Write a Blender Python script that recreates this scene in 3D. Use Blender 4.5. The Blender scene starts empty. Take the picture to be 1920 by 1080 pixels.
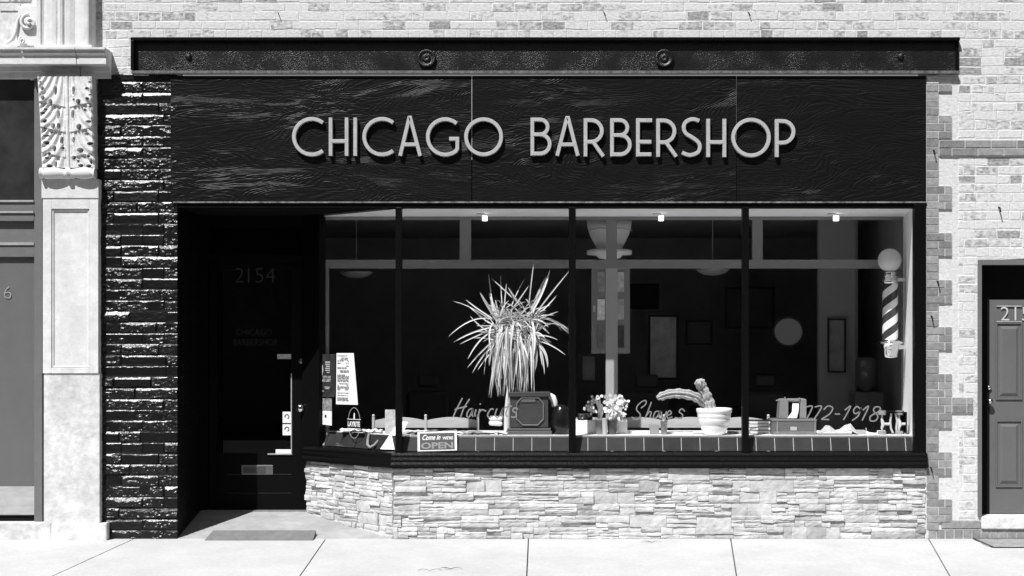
import bpy, math, random
import numpy as np
from mathutils import Vector, Matrix
R = random.Random(7)
C = bpy.context.scene.collection
scn = bpy.context.scene

# ------------------------------------------------------------------ camera, sky, sun, exposure
D = 13.8; CX = 0.27; CZ = 1.8
cam = bpy.data.objects.new('camera', bpy.data.cameras.new('camera')); C.objects.link(cam)
cam.location = (CX, -D, CZ); cam.rotation_euler = (math.radians(90), 0, 0)
cam.data.sensor_width = 36; cam.data.lens = 36*2760/1920
cam.data.shift_x = -54/1920; cam.data.shift_y = 110/1920
cam.data.clip_end = 300; scn.camera = cam
SUN = Vector((0.58, 1.0, -1.68)).normalized()
w = bpy.data.worlds.new('World'); scn.world = w; w.use_nodes = True
nt = w.node_tree; bg = nt.nodes['Background']
sky = nt.nodes.new('ShaderNodeTexSky'); sky.sky_type = 'NISHITA'; sky.sun_disc = False
sky.sun_elevation = math.asin(-SUN.z); sky.sun_rotation = math.radians(210.1)
bw = nt.nodes.new('ShaderNodeRGBToBW')
nt.links.new(sky.outputs[0], bw.inputs[0]); nt.links.new(bw.outputs[0], bg.inputs[0])
bg.inputs[1].default_value = 0.05
sl = bpy.data.lights.new('sun', 'SUN'); sl.energy = 5.0; sl.angle = math.radians(0.5); sl.color = (1, 1, 1)
so = bpy.data.objects.new('sun', sl); C.objects.link(so)
so.rotation_euler = SUN.to_track_quat('-Z', 'Y').to_euler(); so.location = (-6, -10, 18)
scn.view_settings.view_transform = 'Standard'; scn.view_settings.look = 'None'
scn.view_settings.gamma = 1; scn.view_settings.use_curve_mapping = False
scn.view_settings.exposure = 0.35
scn.render.engine = 'CYCLES'
scn.cycles.use_denoising = True
scn.cycles.max_bounces = 8; scn.cycles.diffuse_bounces = 4; scn.cycles.transparent_max_bounces = 16
scn.cycles.sample_clamp_indirect = 4

# ------------------------------------------------------------------ measured positions: photo pixel + real depth behind the facade -> metres
def X(px, d=0.0): return CX + (px-1014)/200*(D+d)/D
def Z(py, d=0.0): return CZ + (650-py)/200*(D+d)/D
def P(px, py, d=0.0): return Vector((X(px, d), d, Z(py, d)))
def hit(px, py, p0, n):            # where a line of sight meets a slanted plane
    c = Vector((CX, -D, CZ)); r = P(px, py, 0)-c
    return c + r*((Vector(p0)-c).dot(n)/r.dot(n))

# ------------------------------------------------------------------ materials
MATS = {}
def mat(name, v, rough=0.7, spec=0.3, metal=0.0, var=0.0, vs=6.0, bump=0.0, bs=40.0, tone=False, stretch=None, var2=0.0, vs2=1.2, emit=0, patch=0):
    if name in MATS: return MATS[name]
    m = bpy.data.materials.new(name); m.use_nodes = True; n = m.node_tree.nodes; l = m.node_tree.links
    b = n['Principled BSDF']; b.inputs['Roughness'].default_value = rough
    b.inputs['Specular IOR Level'].default_value = spec; b.inputs['Metallic'].default_value = metal
    b.inputs['Base Color'].default_value = (v, v, v, 1)
    tc = n.new('ShaderNodeTexCoord'); mp = n.new('ShaderNodeMapping')
    l.new(tc.outputs['Object'], mp.inputs[0])
    if stretch: mp.inputs['Scale'].default_value = stretch
    cur = None
    def mulnoise(cur, sc, amt, det=6):
        t = n.new('ShaderNodeTexNoise'); t.inputs['Scale'].default_value = sc; t.inputs['Detail'].default_value = det
        t.inputs['Roughness'].default_value = .65
        l.new(mp.outputs[0], t.inputs['Vector'])
        r = n.new('ShaderNodeMapRange'); r.inputs[1].default_value = .3; r.inputs[2].default_value = .7
        r.inputs[3].default_value = 1-amt; r.inputs[4].default_value = 1+amt
        l.new(t.outputs[0], r.inputs[0]); k = n.new('ShaderNodeMath'); k.operation = 'MULTIPLY'
        l.new(r.outputs[0], k.inputs[0])
        if cur: l.new(cur, k.inputs[1])
        else: k.inputs[1].default_value = v
        return k.outputs[0]
    if var: cur = mulnoise(cur, vs, var)
    if var2: cur = mulnoise(cur, vs2, var2, 3)
    if tone:
        a = n.new('ShaderNodeAttribute'); a.attribute_name = 'tone'; k = n.new('ShaderNodeMath'); k.operation = 'MULTIPLY'
        l.new(a.outputs['Fac'], k.inputs[0])
        if cur: l.new(cur, k.inputs[1])
        else: k.inputs[1].default_value = v
        cur = k.outputs[0]
    if cur:
        cm = n.new('ShaderNodeCombineColor')
        for i in range(3): l.new(cur, cm.inputs[i])
        l.new(cm.outputs[0], b.inputs['Base Color'])
    if bump:
        t = n.new('ShaderNodeTexNoise'); t.inputs['Scale'].default_value = bs; t.inputs['Detail'].default_value = 5
        l.new(mp.outputs[0], t.inputs['Vector']); bp = n.new('ShaderNodeBump'); bp.inputs['Distance'].default_value = .01
        bp.inputs['Strength'].default_value = bump; l.new(t.outputs[0], bp.inputs['Height']); l.new(bp.outputs[0], b.inputs['Normal'])
        if patch:
            t2 = n.new('ShaderNodeTexNoise'); t2.inputs['Scale'].default_value = patch; t2.inputs['Detail'].default_value = 4; l.new(mp.outputs[0], t2.inputs['Vector'])
            r2 = n.new('ShaderNodeMapRange'); r2.inputs[1].default_value = .34; r2.inputs[2].default_value = .58; r2.inputs[3].default_value = .25; r2.inputs[4].default_value = bump
            l.new(t2.outputs[0], r2.inputs[0]); l.new(r2.outputs[0], bp.inputs['Strength'])
    if emit:
        b.inputs['Emission Color'].default_value = (1, 1, 1, 1); b.inputs['Emission Strength'].default_value = emit
    MATS[name] = m; return m

def node_mat(name):
    m = bpy.data.materials.new(name); m.use_nodes = True; MATS[name] = m
    return m, m.node_tree.nodes, m.node_tree.links, m.node_tree.nodes['Principled BSDF']

def glass_mat():
    m = bpy.data.materials.new('window_glass'); m.use_nodes = True; n = m.node_tree.nodes; l = m.node_tree.links
    n.remove(n['Principled BSDF']); out = n['Material Output']
    t = n.new('ShaderNodeBsdfTransparent'); t.inputs[0].default_value = (.98, .98, .98, 1)
    g = n.new('ShaderNodeBsdfGlossy'); g.inputs['Roughness'].default_value = 0.0
    ge = n.new('ShaderNodeNewGeometry'); dp = n.new('ShaderNodeVectorMath'); dp.operation = 'DOT_PRODUCT'
    l.new(ge.outputs['Normal'], dp.inputs[0]); l.new(ge.outputs['Incoming'], dp.inputs[1])
    def mth(op, a, b=0.0, c=None):
        k = n.new('ShaderNodeMath'); k.operation = op
        for i, v in enumerate((a, b, c)):
            if v is None: continue
            if isinstance(v, (int, float)): k.inputs[i].default_value = v
            else: l.new(v, k.inputs[i])
        return k.outputs[0]
    f = mth('MULTIPLY_ADD', mth('POWER', mth('SUBTRACT', 1.0, mth('ABSOLUTE', dp.outputs['Value'])), 5.0), .9, .035)   # thin pane, same from both sides
    x = n.new('ShaderNodeMixShader'); l.new(f, x.inputs[0]); l.new(t.outputs[0], x.inputs[1]); l.new(g.outputs[0], x.inputs[2])
    l.new(x.outputs[0], out.inputs[0]); MATS['glass'] = m; return m
GLASS = glass_mat()

def wall_brick_mat():              # lime-washed common brick: the bare brick shows through in worn patches
    m, n, l, b = node_mat('limewashed_brick'); b.inputs['Roughness'].default_value = .85; b.inputs['Specular IOR Level'].default_value = .15
    tc = n.new('ShaderNodeTexCoord'); a = n.new('ShaderNodeAttribute'); a.attribute_name = 'tone'
    mp = n.new('ShaderNodeMapping'); mp.inputs['Scale'].default_value = (1, 1, 1.8); l.new(tc.outputs['Object'], mp.inputs[0])
    t = n.new('ShaderNodeTexNoise'); t.inputs['Scale'].default_value = 17; t.inputs['Detail'].default_value = 8; t.inputs['Roughness'].default_value = .62
    l.new(mp.outputs[0], t.inputs['Vector'])
    ad = n.new('ShaderNodeMath'); ad.operation = 'ADD'; l.new(t.outputs[0], ad.inputs[0]); l.new(a.outputs['Fac'], ad.inputs[1])
    r = n.new('ShaderNodeMapRange'); r.inputs[1].default_value = .56; r.inputs[2].default_value = .76
    l.new(ad.outputs[0], r.inputs[0])
    t2 = n.new('ShaderNodeTexNoise'); t2.inputs['Scale'].default_value = 30; t2.inputs['Detail'].default_value = 6
    l.new(mp.outputs[0], t2.inputs['Vector'])
    w2 = n.new('ShaderNodeMapRange'); w2.inputs[1].default_value = .35; w2.inputs[2].default_value = .65; w2.inputs[3].default_value = .55; w2.inputs[4].default_value = .68
    l.new(t2.outputs[0], w2.inputs[0])
    d2 = n.new('ShaderNodeMapRange'); d2.inputs[1].default_value = .35; d2.inputs[2].default_value = .65; d2.inputs[3].default_value = .20; d2.inputs[4].default_value = .42
    l.new(t2.outputs[0], d2.inputs[0])
    mx = n.new('ShaderNodeMix'); mx.data_type = 'FLOAT'; l.new(r.outputs[0], mx.inputs[0]); l.new(w2.outputs[0], mx.inputs[2]); l.new(d2.outputs[0], mx.inputs[3])
    cm = n.new('ShaderNodeCombineColor')
    for i in range(3): l.new(mx.outputs[0], cm.inputs[i])
    l.new(cm.outputs[0], b.inputs['Base Color'])
    bp = n.new('ShaderNodeBump'); bp.inputs['Distance'].default_value = .012; bp.inputs['Strength'].default_value = .25
    l.new(t2.outputs[0], bp.inputs['Height']); l.new(bp.outputs[0], b.inputs['Normal']); return m
BRICK = wall_brick_mat()

def plywood_mat():                 # glossy black paint over plywood whose grain has risen
    m, n, l, b = node_mat('black_painted_plywood'); b.inputs['Base Color'].default_value = (.006, .006, .006, 1)
    b.inputs['Roughness'].default_value = .40; b.inputs['Specular IOR Level'].default_value = .17
    tc = n.new('ShaderNodeTexCoord'); a = n.new('ShaderNodeObjectInfo')
    mp = n.new('ShaderNodeMapping'); mp.inputs['Scale'].default_value = (.55, 1, 1.9); l.new(tc.outputs['Object'], mp.inputs[0])
    sc = n.new('ShaderNodeVectorMath'); sc.operation = 'ADD'
    cb = n.new('ShaderNodeCombineXYZ'); k = n.new('ShaderNodeMath'); k.operation = 'MULTIPLY'; k.inputs[1].default_value = 37
    at = n.new('ShaderNodeAttribute'); at.attribute_name = 'tone'; l.new(at.outputs['Fac'], k.inputs[0]); l.new(k.outputs[0], cb.inputs[1])
    l.new(mp.outputs[0], sc.inputs[0]); l.new(cb.outputs[0], sc.inputs[1])
    t = n.new('ShaderNodeTexNoise'); t.inputs['Scale'].default_value = 1.25; t.inputs['Detail'].default_value = 4; t.inputs['Roughness'].default_value = .42
    t.inputs['Distortion'].default_value = .5
    l.new(sc.outputs[0], t.inputs['Vector'])
    mu = n.new('ShaderNodeMath'); mu.operation = 'MULTIPLY'; mu.inputs[1].default_value = 300; l.new(t.outputs[0], mu.inputs[0])
    si = n.new('ShaderNodeMath'); si.operation = 'SINE'; l.new(mu.outputs[0], si.inputs[0])
    mp2 = n.new('ShaderNodeMapping'); mp2.inputs['Scale'].default_value = (5, 1, 45); l.new(tc.outputs['Object'], mp2.inputs[0])
    t2 = n.new('ShaderNodeTexNoise'); t2.inputs['Scale'].default_value = 2.2; t2.inputs['Detail'].default_value = 5; l.new(mp2.outputs[0], t2.inputs['Vector'])
    # grain stands proud only here and there
    t3 = n.new('ShaderNodeTexNoise'); t3.inputs['Scale'].default_value = 1.6; t3.inputs['Detail'].default_value = 2; l.new(sc.outputs[0], t3.inputs['Vector'])
    r3 = n.new('ShaderNodeMapRange'); r3.inputs[1].default_value = .3; r3.inputs[2].default_value = .65; r3.inputs[3].default_value = .15; l.new(t3.outputs[0], r3.inputs[0])
    m2 = n.new('ShaderNodeMath'); m2.operation = 'MULTIPLY'; l.new(si.outputs[0], m2.inputs[0]); l.new(r3.outputs[0], m2.inputs[1])
    t4 = n.new('ShaderNodeTexNoise'); t4.inputs['Scale'].default_value = 2.7; t4.inputs['Detail'].default_value = 5; l.new(sc.outputs[0], t4.inputs['Vector'])
    r4_ = n.new('ShaderNodeMapRange'); r4_.inputs[1].default_value = .42; r4_.inputs[2].default_value = .7; r4_.inputs[3].default_value = 1.0; r4_.inputs[4].default_value = 4.2; l.new(t4.outputs[0], r4_.inputs[0])
    m4 = n.new('ShaderNodeMath'); m4.operation = 'MULTIPLY'; l.new(t2.outputs[0], m4.inputs[0]); l.new(r4_.outputs[0], m4.inputs[1])
    m5 = n.new('ShaderNodeMath'); m5.operation = 'MULTIPLY'; m5.inputs[1].default_value = 1.0; l.new(m2.outputs[0], m5.inputs[0])
    m3 = n.new('ShaderNodeMath'); m3.operation = 'ADD'; l.new(m4.outputs[0], m3.inputs[0]); l.new(m5.outputs[0], m3.inputs[1])
    bp = n.new('ShaderNodeBump'); bp.inputs['Distance'].default_value = .0011; bp.inputs['Strength'].default_value = 1
    l.new(m3.outputs[0], bp.inputs['Height']); l.new(bp.outputs[0], b.inputs['Normal']); return m
PLY = plywood_mat()

ROCK = mat('black_gloss_rockface', .006, .31, .42, bump=.28, bs=40)
STEEL = mat('black_pitted_steel', .008, .30, .5, bump=.6, bs=130, var=.6, vs=5, patch=3.5)
STEEL_EDGE = mat('worn_steel_edge', .11, .55, .4, var=.6, vs=30, bump=.3, bs=60)
BLACK = mat('black_frame_paint', .004, .38, .10, bump=.3, bs=45)
BLACKD = mat('black_door_paint', .003, .5, .08, bump=.1, bs=30)
BLACKM = mat('black_matt', .006, .8, .1)
LETTER = mat('brushed_sign_metal', .42, .35, .6, metal=.0, var=.12, vs=30)
TRIM = mat('buff_trim_brick', .27, .85, .15, var=.25, vs=22, bump=.4, bs=60, tone=True)
MORTAR = mat('pale_mortar', .60, .9, .1, var=.15, vs=20, bump=.5, bs=50)
STONE = mat('carved_limestone', .66, .85, .15, var=.10, vs=14, var2=.12, vs2=2.2, bump=.25, bs=50)
STONEW = mat('weathered_limestone', .60, .9, .1, var=.20, vs=11, var2=.20, vs2=3.0, bump=.5, bs=30)
VENEER = mat('ledge_stone', .52, .85, .15, var=.16, vs=12, var2=.14, vs2=3, bump=.6, bs=35, tone=True)
GREYP = mat('grey_painted_wood', .145, .6, .25, var=.1, vs=5, bump=.15, bs=25)
GREYL = mat('light_grey_ledge', .33, .6, .25, var=.2, vs=12)
GREYD = mat('grey_door_paint', .125, .55, .3, var=.06, vs=4)
KICK = mat('brushed_kick_plate', .40, .45, .4, var=.2, vs=4, stretch=(1, 1, 4))
DKGLASS = mat('dull_dark_pane', .03, .3, .3, var=.5, vs=3)
WHITE = mat('white_paint', .86, .7, .2, var=.03)
CEIL = mat('display_ceiling_paint', .93, .7, .2, var=.03)
FRAME_SHADED = mat('interior_frame_shaded', .24, .6, .2, var=.03)  # rails and posts out of the sun: shade put into a darker colour
POST_SUNLIT = mat('inner_post_sunlit', .40, .6, .2, var=.03)  # same frame where sun reaches the centre post: light put into the colour
TILE = mat('dark_ceramic_tile', .036, .35, .35, var=.22, vs=8, tone=True)
GROUT = mat('pale_grout', .5, .8, .1)
CONC = mat('pale_concrete', .47, .9, .1, var=.07, vs=26, var2=.08, vs2=1.6, bump=.25, bs=70)
CONC2 = mat('entrance_concrete', .33, .9, .1, var=.12, vs=9, var2=.15, vs2=1.6, bump=.25, bs=60)
GAP = mat('joint_dirt', .10, .95, .05)
ASPH = mat('asphalt', .05, .9, .1, var=.2, vs=30)
RUBBER = mat('grey_rubber', .17, .85, .1, var=.15, vs=12, bump=.3, bs=90)
LEAF = mat('leaf', .66, .5, .35, tone=True)
POTW = mat('white_ceramic', .88, .35, .4)
POTG = mat('grey_clay', .2, .8, .15, var=.1)
CHROME = mat('chrome', .75, .15, .5, metal=1)
GLOBE = mat('opal_globe', .72, .3, .4)
WOODD = mat('dark_stained_wood', .055, .5, .3, var=.2, vs=8, stretch=(1, 1, 6))
WOODL = mat('pale_bench_wood', .52, .6, .25, var=.1, vs=6, stretch=(1, 1, 5))
WOODM = mat('box_wood', .13, .6, .25, var=.2, vs=8, stretch=(1, 1, 5))
INK = mat('print_ink', .03, .8, .1)
PAPER = mat('paper', .82, .8, .1, var=.06, vs=20)
PAPERG = mat('grey_paper', .3, .8, .1, var=.5, vs=35)
PRINTD = mat('dark_print', .035, .6, .2, var=.6, vs=18)
DECAL = mat('window_paint', .22, .8, .1, var=.1, vs=20)
DECALN = mat('door_number_paint', .05, .8, .1)
DECALD = mat('dim_door_lettering', .028, .8, .1)
INW = mat('interior_wall_dark', .34, .8, .1, var=.15, vs=2)
INR = mat('interior_wall_light', .42, .8, .1, var=.06, vs=2)
CACT = mat('cactus_skin', .46, .7, .2, var=.35, vs=40, bump=.6, bs=60)
CLOTH = mat('crumpled_cloth', .5, .9, .05, var=.1)
FLOWER = mat('pale_petals', .85, .7, .1, tone=True)
BRASS = mat('brass', .5, .25, .5, metal=.9)
GREYT = mat('grey_enamel', .24, .45, .4, var=.15)

# ------------------------------------------------------------------ mesh building
class MB:
    def __init__(s): s.v = []; s.f = []; s.t = []; s.sm = []
    def poly(s, pts, tone=1.0, smooth=False):
        i = len(s.v); s.v += [tuple(p) for p in pts]; s.f.append(tuple(range(i, i+len(pts)))); s.t.append(tone); s.sm.append(smooth)
    def add(s, vs, fs, tone=1.0, smooth=False):
        i = len(s.v); s.v += [tuple(p) for p in vs]
        for f in fs: s.f.append(tuple(i+k for k in f)); s.t.append(tone); s.sm.append(smooth)
    def box(s, x0, x1, y0, y1, z0, z1, tone=1.0, M=None):
        vs = [Vector(p) for p in ((x0,y0,z0),(x1,y0,z0),(x1,y1,z0),(x0,y1,z0),(x0,y0,z1),(x1,y0,z1),(x1,y1,z1),(x0,y1,z1))]
        if M is not None: vs = [M @ p for p in vs]
        s.add(vs, [(0,3,2,1),(4,5,6,7),(0,1,5,4),(1,2,6,5),(2,3,7,6),(3,0,4,7)], tone)
    def prism(s, xz, y0, y1, tone=1.0, M=None):       # outline in x,z pushed along y
        n = len(xz); vs = [Vector((x, y0, z)) for x, z in xz]+[Vector((x, y1, z)) for x, z in xz]
        if M is not None: vs = [M @ p for p in vs]
        a = sum(xz[i][0]*xz[(i+1)%n][1]-xz[(i+1)%n][0]*xz[i][1] for i in range(n))
        fr = tuple(range(n)); bk = tuple(range(2*n-1, n-1, -1))
        fs = [fr, bk]+[(i, i+n, (i+1)%n+n, (i+1)%n) for i in range(n)]
        if a < 0: fs = [tuple(reversed(f)) for f in fs]
        s.add(vs, fs, tone)
    def extr(s, prof, axis, a, b, tone=1.0, smooth=False):   # open profile swept along x ((y,z) points) or z ((x,y) points), closed at the ends
        n = len(prof)
        if axis == 'x': A = [(a, y, z) for y, z in prof]; B = [(b, y, z) for y, z in prof]
        else: A = [(x, y, a) for x, y in prof]; B = [(x, y, b) for x, y in prof]
        s.add(A+B, [(i, i+1, n+i+1, n+i) for i in range(n-1)], tone, smooth)
        s.poly(A, tone); s.poly(B[::-1], tone)
    def lathe(s, c, prof, n=24, axis='z', tone=1.0, smooth=True, cap=True):
        vs = []; c = Vector(c)
        for r, h in prof:
            for k in range(n):
                a = 2*math.pi*k/n; x, y = r*math.cos(a), r*math.sin(a)
                vs.append(c+(Vector((x, y, h)) if axis == 'z' else Vector((x, -h, y)) if axis == 'y' else Vector((h, x, y))))
        fs = [(j*n+k, j*n+(k+1)%n, (j+1)*n+(k+1)%n, (j+1)*n+k) for j in range(len(prof)-1) for k in range(n)]
        s.add(vs, fs, tone, smooth)
        if cap: s.poly(vs[:n][::-1], tone); s.poly(vs[-n:], tone)
    def tube(s, pts, rad, n=8, tone=1.0, smooth=True, ribs=0, ribd=0):
        pts = [Vector(p) for p in pts]; m = len(pts)
        if not hasattr(rad, '__len__'): rad = [rad]*m
        up = Vector((0.013, 1, 0.02)).normalized(); vs = []
        for i, p in enumerate(pts):
            t = (pts[min(i+1, m-1)]-pts[max(i-1, 0)]).normalized(); u = t.cross(up)
            if u.length < .05: u = t.cross(Vector((1, 0, 0)))
            u.normalize(); v = u.cross(t)
            for k in range(n):
                a = 2*math.pi*k/n; r = rad[i]*(1+(ribd*math.cos(a*ribs) if ribs else 0))
                vs.append(p+u*(r*math.cos(a))+v*(r*math.sin(a)))
        s.add(vs, [(j*n+k, (j+1)*n+k, (j+1)*n+(k+1)%n, j*n+(k+1)%n) for j in range(m-1) for k in range(n)], tone, smooth)
        s.poly(vs[:n], tone); s.poly(vs[-n:][::-1], tone)
    def ribbon(s, pts, wd, y0, y1, tone=1.0, closed=False, bev=0.0, M=None):   # mitred stroke in x,z; front at y0 (towards the street), back at y1
        pts = [Vector(p) for p in pts]; m = len(pts); L = []
        for i, p in enumerate(pts):
            a = pts[(i-1) % m] if (closed or i > 0) else None; b = pts[(i+1) % m] if (closed or i < m-1) else None
            d1 = (p-a).normalized() if a is not None else None; d2 = (b-p).normalized() if b is not None else None
            d1 = d1 or d2; d2 = d2 or d1
            n1 = Vector((-d1.y, d1.x)); n2 = Vector((-d2.y, d2.x)); nn = (n1+n2)
            nn = nn.normalized() if nn.length > 1e-6 else n1; k = 1/max(.45, nn.dot(n1)); L.append((p, nn*k))
        prof = [(-.5, y1), (-.5, y0+bev), (-.5+bev/wd, y0), (.5-bev/wd, y0), (.5, y0+bev), (.5, y1)] if bev else [(-.5, y1), (-.5, y0), (.5, y0), (.5, y1)]
        q = len(prof); vs = []
        for p, nn in L:
            for u, y in prof:
                r = p+nn*(u*wd); vs.append(Vector((r.x, y, r.y)))
        if M is not None: vs = [M @ v for v in vs]
        rng = range(m) if closed else range(m-1)
        s.add(vs, [(j*q+k, j*q+k+1, ((j+1) % m)*q+k+1, ((j+1) % m)*q+k) for j in rng for k in range(q-1)], tone)
        if not closed: s.poly(vs[:q][::-1], tone); s.poly(vs[-q:], tone)
    def grid(s, pts, tone=None, smooth=True):     # pts array [rows, cols, 3]
        h, wd = pts.shape[:2]; i = len(s.v); s.v += [tuple(p) for p in pts.reshape(-1, 3)]
        for a in range(h-1):
            for b in range(wd-1):
                k = i+a*wd+b; s.f.append((k, k+1, k+wd+1, k+wd)); s.t.append(1.0 if tone is None else float(tone[a, b])); s.sm.append(smooth)
    def text(s, body, x, z, height, y0, y1, width=None, M=None, bold=0.0, tone=1.0, shear=0):
        cu = bpy.data.curves.new('lettering', 'FONT'); cu.body = body; cu.size = 1; cu.offset = bold; cu.resolution_u = 3
        o = bpy.data.objects.new('lettering', cu); C.objects.link(o); dg = bpy.context.evaluated_depsgraph_get(); dg.update()
        me = o.evaluated_get(dg).to_mesh(); vs = [Vector(v.co) for v in me.vertices]; fs = [tuple(p.vertices) for p in me.polygons]
        o.evaluated_get(dg).to_mesh_clear(); C.objects.unlink(o); bpy.data.objects.remove(o); bpy.data.curves.remove(cu)
        if not vs: return
        xs = [v.x for v in vs]; ys = [v.y for v in vs]; sx0, sy0 = min(xs), min(ys); h = max(ys)-sy0; wd = max(xs)-sx0
        ky = height/h; kx = (width/wd) if width else ky
        out = [Vector((x+(v.x-sx0)*kx+shear*(v.y-sy0)*ky, y0, z+(v.y-sy0)*ky)) for v in vs]
        if M is not None: out = [M @ v for v in out]
        s.add(out, fs, tone)
    def build(s, name, m, parent=None, bevel=0.0):
        me = bpy.data.meshes.new(name); org = Vector((0, 0, 0)); p = parent
        while p is not None: org += p.location; p = p.parent
        A = np.array(s.v, dtype=np.float64).reshape(-1, 3)-np.array(org)
        me.from_pydata(A.tolist(), [], s.f)
        at = me.attributes.new('tone', 'FLOAT', 'FACE'); at.data.foreach_set('value', s.t)
        me.polygons.foreach_set('use_smooth', s.sm); me.materials.append(m); me.update()
        o = bpy.data.objects.new(name, me); C.objects.link(o)
        if parent: o.parent = parent
        if bevel:
            b = o.modifiers.new('edge', 'BEVEL'); b.width = bevel; b.segments = 2; b.limit_method = 'ANGLE'
        return o

def tag(o, label=None, cat=None, group=None, kind=None):
    if label: o['label'] = label
    if cat: o['category'] = cat
    if group: o['group'] = group
    if kind: o['kind'] = kind
    return o
def thing(name, label, cat, loc, group=None):
    o = bpy.data.objects.new(name, None); C.objects.link(o); o.location = loc; o.empty_display_size = .1
    return tag(o, label, cat, group)
def copy_tree(o, parent=None):
    c = o.copy(); C.objects.link(c); c.parent = parent
    for ch in list(o.children): copy_tree(ch, c)
    return c
def simple(name, mb, m, label, cat, group=None, bevel=0, kind=None):   # a thing that is one mesh, origin at its base
    A = np.array(mb.v); c = Vector(((A[:, 0].min()+A[:, 0].max())/2, (A[:, 1].min()+A[:, 1].max())/2, A[:, 2].min()))
    mb.v = [tuple(Vector(v)-c) for v in mb.v]; o = mb.build(name, m, None, bevel); o.location = c
    return tag(o, label, cat, group, kind)

def vnoise(x, z, seed=0):
    xi = np.floor(x).astype(int); zi = np.floor(z).astype(int); fx = x-xi; fz = z-zi; fx = fx*fx*(3-2*fx); fz = fz*fz*(3-2*fz)
    def h(a, b):
        q = (a*374761393+b*668265263+seed*1442695041) & 0x7fffffff; q = ((q ^ (q >> 13))*1274126177) & 0x7fffffff
        return ((q ^ (q >> 16)) & 0xffff)/65535.0
    return (h(xi, zi)*(1-fx)+h(xi+1, zi)*fx)*(1-fz)+(h(xi, zi+1)*(1-fx)+h(xi+1, zi+1)*fx)*fz
def fbm(x, z, seed=0, o=4):
    r = 0; a = .5
    for k in range(o): r = r+a*vnoise(x*2**k, z*2**k, seed+k); a *= .5
    return r

# ------------------------------------------------------------------ ground
SL = 0.05      # the sidewalk falls towards the kerb
m = MB(); jx = [-9.2, -6.4, X(252), X(611), X(991), X(1370), X(1741), 5.9, 7.9, 9.9]
fan = [0, 0, -.12, .02, 0, -.10, -.16, 0, 0, 0]   # joints wander a little
for i in range(len(jx)-1):
    for r0, r1 in ((0.0, 1.75), (1.75, 3.4)):
        g = .006
        def q(ix, r): return jx[ix]+fan[ix]*r
        a = (q(i, r0)+g, -r0-g*(r0 > 0), -SL*r0); b = (q(i+1, r0)-g, -r0-g*(r0 > 0), -SL*r0)
        c = (q(i+1, r1)-g, -r1+g, -SL*r1); d = (q(i, r1)+g, -r1+g, -SL*r1)
        m.poly([d, c, b, a])
        for e, f in ((d, c), (c, b), (b, a), (a, d)): m.poly([e, (e[0], e[1], e[2]-.05), (f[0], f[1], f[2]-.05), f])
tag(m.build('sidewalk', CONC), kind='structure')
m = MB(); m.poly([(-12, -3.4, -.17-.018), (12, -3.4, -.17-.018), (12, 1.0, .05-.018), (-12, 1.0, .05-.018)]); tag(m.build('sidewalk_joint_bed', GAP), kind='structure')
m = MB(); m.box(-12, 12, -3.56, -3.405, -.5, -.172); tag(m.build('kerb', CONC, bevel=.01), kind='structure')
m = MB(); m.poly([(-80, -60, -.32), (80, -60, -.32), (80, -3.4, -.32), (-80, -3.4, -.32)]); tag(m.build('road', ASPH), kind='structure')
m = MB(); m.poly([(-80, -3.0, -.4), (80, -3.0, -.4), (80, 40, -.4), (-80, 40, -.4)]); tag(m.build('ground', CONC2), kind='structure')
# entrance slab, ramps up to the doorway
m = MB(); dz = .16; m.poly([(X(333)-.1, 0, .004), (X(742)+.2, 0, .004), (X(742)+.2, 1.3, dz*1.3/.96), (X(333)-.1, 1.3, dz*1.3/.96)])
m.poly([(X(333), -.02, -.02), (X(742), -.02, -.02), (X(742), 0, .004), (X(333), 0, .004)])
tag(m.build('entrance_path', CONC2), kind='structure')

# ------------------------------------------------------------------ building across the street (added unseen, gives the glass something dark to mirror)
ab = thing('added_building', 'dark brick building added across the street, seen only mirrored in the shop glass', 'building', (0, -24, -.3))
m = MB(); m.box(-40, 40, -34, -24, -.3, 10.5); m.build('wall', mat('far_brick', .10, .9, .1, var=.2, vs=2), ab)
for i in range(12):
    m = MB(); x = -33+i*6
    m.box(x, x+2.2, -24.02, -23.96, 4.5, 7.2); m.build('window', DKGLASS, ab)

# ================================================================== the barbershop building
B = thing('shop_building', 'lime-washed brick shop building with a black storefront, big display window and recessed door', 'building', (X(1020), 0, 0))

# --- wall backing + individual bricks
def solid(x0, x1, z0, z1): m.box(x0, x1, .004, .35, z0, z1)
m = MB()
RX = X(1735); DL = X(1840)
solid(X(140), 9.5, Z(100), 7.2)             # over the shopfront
solid(RX+.02, DL, -.3, Z(100))              # pier between window and side door
solid(DL, 9.5, Z(492), Z(100))
solid(DL+.98, 9.5, -.3, Z(492))
solid(X(140), X(326), -.3, Z(100))
m.t = [-.02]*len(m.t); m.build('mortar', BRICK, B)

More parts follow.
